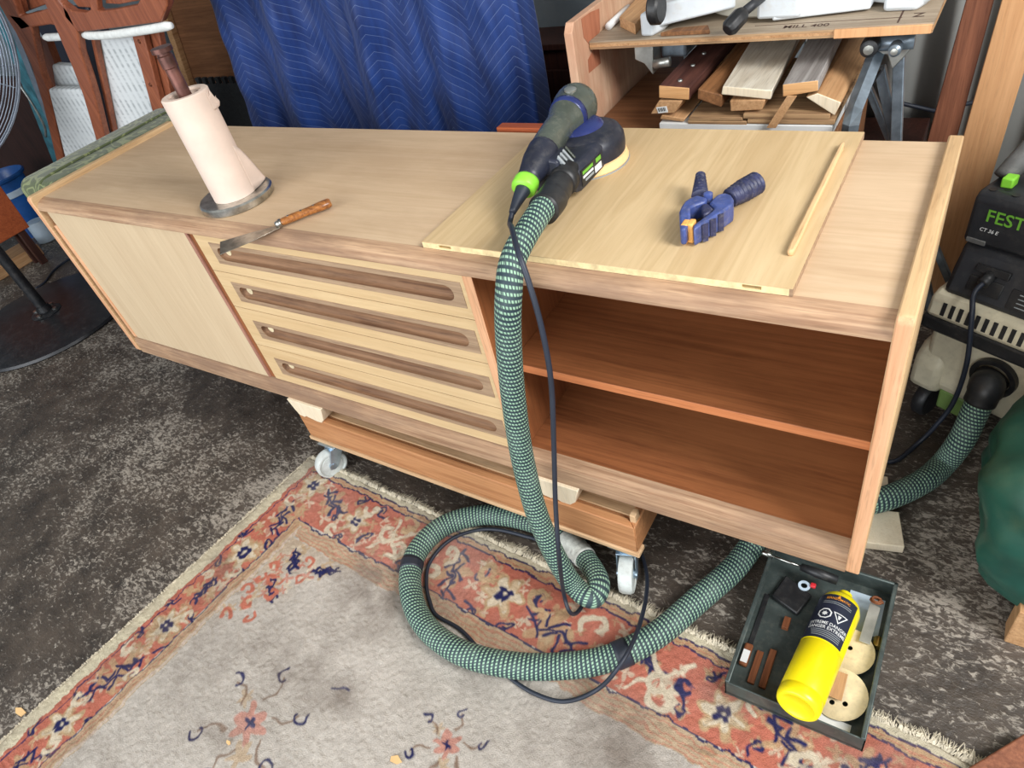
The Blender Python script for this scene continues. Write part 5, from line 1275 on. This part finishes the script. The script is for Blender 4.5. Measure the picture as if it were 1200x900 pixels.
# ------------------------------------------------------------------ left: armchair frames, cushion, fan, clutter
def yp_(pts, y): return [PY(u, v, y) for u, v in pts]
def extend_down(p, q, z=0.0):
    k = (z - p.z) / (q.z - p.z); return p + (q - p) * k
def armchair(y, off, label, full):
    """frame traced on the plane y; off shifts the outline in pixels"""
    ox, oy = off
    f = lambda pts: [PY(u + ox, v + oy, y) for u, v in pts]
    base = f([(90, 80)])[0]
    t = thing('armchair_frame', label, 'chair', (base.x, y + .3, 0), 'teak armchair frames behind the sideboard')
    # left post: broad at the rail, tapering to the foot
    lp = f([(38, -30), (55, -30), (68, 0), (80, 14), (90, 36), (94, 62), (104, 92), (110, 112), (120, 152)])
    rp = f([(109, 153), (97, 112), (84, 78), (66, 36), (52, 4)])
    lo1 = extend_down(lp[-2], lp[-1], 0.); lo2 = Vector((lo1.x - .045, y, 0)); lo1.x = lo2.x + .04
    prism('post', lp + [lo1, lo2] + rp, (0, .028, 0), 'teak', t, bevel=.005)
    # curved crest rail with arched openings above it
    prism('rail', f([(72, 4), (84, 13), (100, 15), (108, 10), (112, 10), (116, 13), (130, 12), (160, 6), (168, -8), (178, -30), (190, -30), (196, 6), (188, 26), (150, 31), (110, 36), (92, 38), (76, 20)]), (0, .026, 0), 'teak', t, bevel=.004)
    prism('spindle', f([(106, 13), (103, -30), (110, -30), (115, 13)]), (0, .02, 0), 'teak', t, bevel=.003)
    prism('back_splat', f([(66, -30), (74, 2), (82, 12), (102, 13), (104, -30)]), (0, .012, 0), 'teak', t, bevel=.002)
    prism('back_splat', f([(112, -30), (114, 8), (130, 9), (156, 4), (166, -10), (172, -30)]), (0, .012, 0), 'teak', t, bevel=.002)
    for nm in [c for c in t.children if c.name.startswith('back_splat')]: nm.location.y = .03
    # right rear post
    r1 = f([(176, -30), (190, -30), (196, 8), (186, 26)]); b1 = extend_down(f([(186, 20)])[0], f([(214, 100)])[0], 0.)
    # white padded bar under the rail
    pa, pb_ = f([(95, 43)])[0], f([(198, 31)])[0]
    V, F, _ = tubev(spline([pa + Vector((0, .01, 0)), pa.lerp(pb_, .3) + Vector((0, .008, -.006)), pa.lerp(pb_, .7) + Vector((0, .008, -.004)), pb_ + Vector((0, .01, 0))], 6), [.007] + [.0105] * 17 + [.007], 14, squash=1.2); mk('padded_bar', V, F, 'white_pad', t, smooth=True)
    # seat side frames with screws and ticking panel between
    def slat(u0, u1, d, nm, mat, yy, scr):
        a0, a1 = PY(u0[0] + ox, u0[1] + oy, yy), PY(u1[0] + ox, u1[1] + oy, yy); k = extend_down(a0, a1, 0.02)
        o = prism(nm, [a0, Vector((a0.x + d, yy, a0.z)), Vector((k.x + d, yy, k.z)), k], (0, .022, 0), mat, t, bevel=.003)
        for s_ in scr:
            c = a0.lerp(a1, s_); lathe('screw', [(.001, .004), (.005, .003), (.007, 0), (.001, 0)], frame((c.x + d * .5, yy, c.z), (1, 0, 0), (0, 0, 1)), 'screw', o, 12)
        return o
    if full:
        slat((154, 40), (177, 125), .062, 'side_board', 'teak', y + .03, (.1, .68)); slat((170, 38), (188, 124), .07, 'side_board', 'teak', y + .055, (.32,))
        slat((106, 45), (128, 148), .02, 'side_board', 'teak', y + .045, ())
        q = [PY(u + ox, v + oy, y + .07) for u, v in ((108, 44), (156, 40), (178, 128), (130, 150))]
        q[2] = extend_down(q[1], q[2], .25); q[3] = extend_down(q[0], q[3], .25)
        prism('ticking_panel', q, (0, .03, 0), 'ticking', t, bevel=.006)
    return t
armchair(.60, (0, 0), 'teak armchair frame with a tall striped ticking panel beside the plywood batten', True)
t2 = thing('armchair_frame', 'teak armchair frame with two stepped white striped pads beside the teal sheets', 'chair', (-1.1, .95, 0), 'teak armchair frames behind the sideboard')
y2 = .70
f2 = lambda pts, y=y2: [PY(u, v, y) for u, v in pts]
o_ = f2([(-14, -30), (4, -30), (22, 18), (37, 32), (41, 52), (49, 88), (56, 104), (57, 110), (71, 175)]); i_ = f2([(62, 172), (50, 122), (36, 76), (18, 38), (0, 8)])
e1 = extend_down(o_[-2], o_[-1]); prism('post', o_ + [e1, Vector((e1.x - .05, y2, 0))] + i_, (0, .03, 0), 'teak', t2, bevel=.005)
prism('rail', f2([(8, 16), (24, 19), (45, 14), (70, 4), (80, 20), (78, 33), (58, 29), (40, 32), (26, 36)]), (0, .035, 0), 'teak', t2, bevel=.006)
prism('arm', f2([(10, -4), (20, 14), (26, 16), (20, -8)], y2 + .02), (0, .03, 0), 'teak', t2, bevel=.003)
prism('arm', f2([(18, -30), (20, 2), (30, 14), (62, 2), (58, -30)], y2 + .06), (0, .015, 0), 'teak', t2, bevel=.003)
pa, pb_ = f2([(52, 44)])[0], f2([(90, 42)])[0]
V, F, _ = tubev([pa, pa.lerp(pb_, .1), pa.lerp(pb_, .9), pb_], [.008, .013, .013, .013], 14); mk('padded_bar', V, F, 'white_pad', t2, smooth=True)
q = f2([(41, 46), (54, 46), (58, 58), (66, 78), (66, 104), (61, 104), (50, 76)], y2 + .08); prism('rear_post', q, (0, .03, 0), 'teak', t2, bevel=.003)
for k, (pts, yy) in enumerate((([(60, 76), (92, 79), (112, 150), (72, 150)], y2 + .06), ([(56, 104.5), (100, 105), (122, 165), (74, 178)], y2 + .0))):
    q = f2(pts, yy); q[2] = extend_down(q[1], q[2], .3); q[3] = extend_down(q[0], q[3], .3); prism('ticking_pad', q, (0, .04, 0), 'ticking', t2, bevel=.008)
props(box('dark_drape', PY(50, 45, .95).x, PY(120, 45, .95).x, .95, 1.0, .3, 1.0, 'label_navy', None, .01), 'dark navy cloth bundle behind the armchair frames', 'cloth')
dd = bpy.data.objects['dark_drape']
for v in dd.data.vertices:
    if v.co.z < .02: v.co.z = -.3
# green box cushion against the left end panel; hidden legs added as support
gc = thing('cushion_on_legs', 'green brocade cushion on added support legs pushed up to the sideboard end', 'stool', (-.12, .35, 0))
for lx in (-.19, -.06):
    for ly in (.36, .55): box('leg', lx - .016, lx + .016, ly - .016, ly + .016, 0, .47, 'teak_dark', gc, .003)
def soft_box(x0, x1, y0, y1, z0, z1, r, mat, nm, par, n=6):
    bm = bmesh.new(); bmesh.ops.create_cube(bm, size=1)
    for v in bm.verts: v.co = Vector(((x0 + x1) / 2 + v.co.x * (x1 - x0), (y0 + y1) / 2 + v.co.y * (y1 - y0), (z0 + z1) / 2 + v.co.z * (z1 - z0)))
    bmesh.ops.bevel(bm, geom=bm.edges[:], offset=r, segments=n, affect='EDGES', profile=.5)
    bm.verts.index_update(); V = [v.co.copy() for v in bm.verts]; F = [tuple(v.index for v in f.verts) for f in bm.faces]; bm.free()
    return mk(nm, V, F, mat, par, smooth=True)
soft_box(-.235, -.008, .075, .60, .46, .762, .035, 'brocade', 'seat_cushion', gc)
pl = [(-.10, .08, .48), (-.10, .072, .55), (-.10, .072, .70), (-.10, .085, .742), (-.10, .12, .764), (-.10, .35, .766), (-.10, .56, .764), (-.10, .60, .72)]
tube('piping', spline([Vector(p) for p in pl], 6), .0035, 'brocade', gc, 8)

# pedestal fan
fc = Vector((-1.20, .20, 0)); fan = thing('pedestal_fan', 'black pedestal fan with round base and grey wire cage', 'fan', tuple(fc))
lathe('base', [(.001, .0), (.36, .0), (.365, .006), (.36, .016), (.30, .024), (.16, .030), (.05, .034), (.001, .034)], Matrix.Translation(fc), 'fan_black', fan, 56)
lathe('base_flange', [(.06, .03), (.062, .036), (.05, .042), (.03, .044), (.026, .07), (.001, .07)], Matrix.Translation(fc), 'fan_black', fan, 24)
for k in range(4): a_ = k * PI / 2 + .5; lathe('flange_bolt', [(.009, .04), (.009, .05), (.001, .052)], Matrix.Translation(fc + Vector((.047 * math.cos(a_), .047 * math.sin(a_), -.002))), 'steel', fan, 8)
lathe('pole', [(.0215, .06), (.0215, .62), (.024, .622), (.024, .66), (.018, .662), (.018, 1.0), (.001, 1.0)], Matrix.Translation(fc), 'fan_black', fan, 20)
nrm = Vector((CAM[0] - fc.x, CAM[1] - fc.y, 0)).normalized(); sdv = Vector((-nrm.y, nrm.x, 0)); CZ = 1.13; RR = .49
FF = Matrix(((sdv.x, 0, nrm.x, fc.x + nrm.x * .12), (sdv.y, 0, nrm.y, fc.y + nrm.y * .12), (0, 1, 0, CZ), (0, 0, 0, 1)))
lathe('motor_housing', [(.001, -.2), (.08, -.19), (.10, -.15), (.10, -.06), (.06, -.05), (.03, 0), (.001, 0)], FF, 'fan_black', fan, 28)
V, F = [], []
def ring(r, h, w_):
    global V, F
    v, f_, _ = tubev([FF @ Vector((r * math.cos(t * 2 * PI / 72), r * math.sin(t * 2 * PI / 72), h)) for t in range(73)], w_, 6, caps=False); V, F = join((V, F), (v, f_))
ring(RR, .0, .006)
for k in range(44): 
    r = RR * (1 - .021 * k); ring(r, .085 * math.sqrt(max(0, 1 - (r / RR) ** 2)) + .001, .0019)
for k in range(10):
    a_ = 2 * PI * k / 10 + .15
    v, f_, _ = tubev([FF @ Vector((RR * s * math.cos(a_), RR * s * math.sin(a_), .086 * math.sqrt(max(0, 1 - s * s)) - .002)) for s in (1, .95, .85, .7, .5, .25, .1)], .0026, 6); V, F = join((V, F), (v, f_))
mk('front_cage', V, F, 'cage_wire', fan, smooth=True)
V, F = [], []
ring(RR, -.012, .005)
for k in range(12): r = RR * (1 - .07 * k); ring(r, -.014 - .10 * math.sqrt(max(0, 1 - (r / RR) ** 2)), .0022)
for k in range(10):
    a_ = 2 * PI * k / 10
    v, f_, _ = tubev([FF @ Vector((RR * s * math.cos(a_), RR * s * math.sin(a_), -.014 - .10 * math.sqrt(max(0, 1 - s * s)))) for s in (1, .95, .85, .7, .5, .25, .15)], .0026, 6); V, F = join((V, F), (v, f_))
mk('rear_cage', V, F, 'cage_wire', fan, smooth=True)
for k in range(4):
    a_ = k * PI / 2 + .3; v = []
    for r, hw in ((.05, .03), (.2, .09), (.38, .13), (.46, .09)):
        for s in (-1, 1): v.append(FF @ Vector((r * math.cos(a_) - s * hw * math.sin(a_), r * math.sin(a_) + s * hw * math.cos(a_), -.03 + s * .02)))
    mk('fan_blade', v + [p + nrm * .002 for p in v], [(0, 1, 3, 2), (2, 3, 5, 4), (4, 5, 7, 6), (10, 11, 9, 8), (12, 13, 11, 10), (14, 15, 13, 12)], 'cage_wire', fan)

# clutter behind the fan
def lean(u0, u1, d, y, th_, mat, nm, label, cat, ztop=1.15):
    a0, a1 = PY(*u0, y), PY(*u1, y); lo = extend_down(a0, a1, 0.); hi = a0 + (a0 - a1) * ((ztop - a0.z) / (a0.z - a1.z))
    return props(prism(nm, [Vector((lo.x, y, 0)), Vector((lo.x + d, y, 0)), Vector((hi.x + d, y, hi.z)), Vector((hi.x, y, hi.z))], (0, th_, 0), mat, bevel=.002), label, cat)
lean((4, 45), (46, 150), .16, .972, .02, 'teal', 'glass_sheet', 'teal edged glass sheet leaning behind the fan cage', 'glass sheet')
lean((14, 40), (58, 150), .05, .95, .012, 'cage_wire', 'metal_strip', 'pale metal edge strip leaning on the teal glass sheet', 'metal strip')
props(prism('dark_leaf', [PY(-60, 90, 1.0), PY(22, 92, 1.0), extend_down(PY(22, 92, 1.0), PY(80, 220, 1.0)), Vector((PY(-60, 90, 1.0).x - .3, 1.0, 0))], (0, .03, 0), 'dark_wood', bevel=.003), 'dark brown wood door leaf leaning behind the green cushion', 'door leaf')
tube('brass_rod', spline([PY(22, 98, .93), PY(40, 125, .93), PY(52, 148, .93), PY(54, 160, .93)], 5), .006, 'pale_metal', None, 8, loc=(-1.7, .93, .5)); props(bpy.data.objects['brass_rod'], 'thin pale curved rod on the dark door leaf', 'rod')
bx0 = PY(6, 218, .74)
bb_ = thing('plastic_bucket', 'bright blue plastic tub with a pale band behind the orange side panel', 'tub', (bx0.x, .74, 0))
zt_ = bx0.z + .05
lathe('tub_wall', [(.10, .0), (.12, zt_ - .02), (.134, zt_ - .012), (.138, zt_), (.13, zt_ + .006), (.115, zt_ - .02), (.095, .02), (.001, .02)], at(bx0.x - .02, .74, 0), 'blue_bag', bb_, 36)
lathe('tub_band', [(.117, 0), (.123, .004), (.123, .03), (.119, .034)], at(bx0.x - .02, .74, zt_ - .10), 'blue_white', bb_, 36)
xo = -1.8; b1, b2, b3 = PX(35, 266, xo), PX(8, 282, xo), PX(0, 214, xo)
op = thing('propped_side_panel', 'orange teak side panel on added dark feet behind the fan pole', 'stool', (xo - .1, .35, 0))
prism('side_panel', [(xo, b1.y, b1.z), (xo, b1.y + .012, b1.z + .45), (xo, .12, b1.z + .45), (xo, .12, b1.z)], (-.022, 0, 0), 'orange_plank', op, bevel=.003)
box('seat', xo - .11, xo + .01, .11, b1.y + .02, b1.z + .45, b1.z + .475, 'orange_plank', op, .004)
for fx in (xo - .018, xo - .082):  # feet added as support under the raised orange panel
    for fy in (.13, b1.y - .06): box('foot', fx - .01, fx + .012, fy, fy + .035, 0, b1.z + .001, 'dark_wood', op, .002)
prism('side_panel', [(xo - .07, b1.y, b1.z), (xo - .07, b1.y + .012, b1.z + .45), (xo - .07, .12, b1.z + .45), (xo - .07, .12, b1.z)], (-.022, 0, 0), 'orange_plank', op, bevel=.003)
t1, t2_ = PZ(44, 286, .06), PZ(14, 301, .06)
props(box('small_board', t1.x - .16, t1.x, t2_.y - .12, t1.y, 0, .06, 'plank_tan', None, .004), 'small tan beam end on the floor past the fan base', 'beam')
cl = lathe('clear_jar', [(.001, 0), (.045, 0), (.05, .004), (.05, .10), (.045, .11), (.045, .115), (.001, .115)], Matrix.Translation(PZ(57, 281, .0)), 'blue_white', None, 20); props(cl, 'small pale jar on the floor by the sideboard end', 'jar')
tube('floor_cable', spline([PZ(110, 292, .006), PZ(84, 302, .006), PZ(64, 316, .006), PZ(53, 330, .006), PZ(42, 338, .006)], 8), .005, 'rubber', None, 8); props(bpy.data.objects['floor_cable'], 'black cable curled on the floor near the fan base', 'cable')
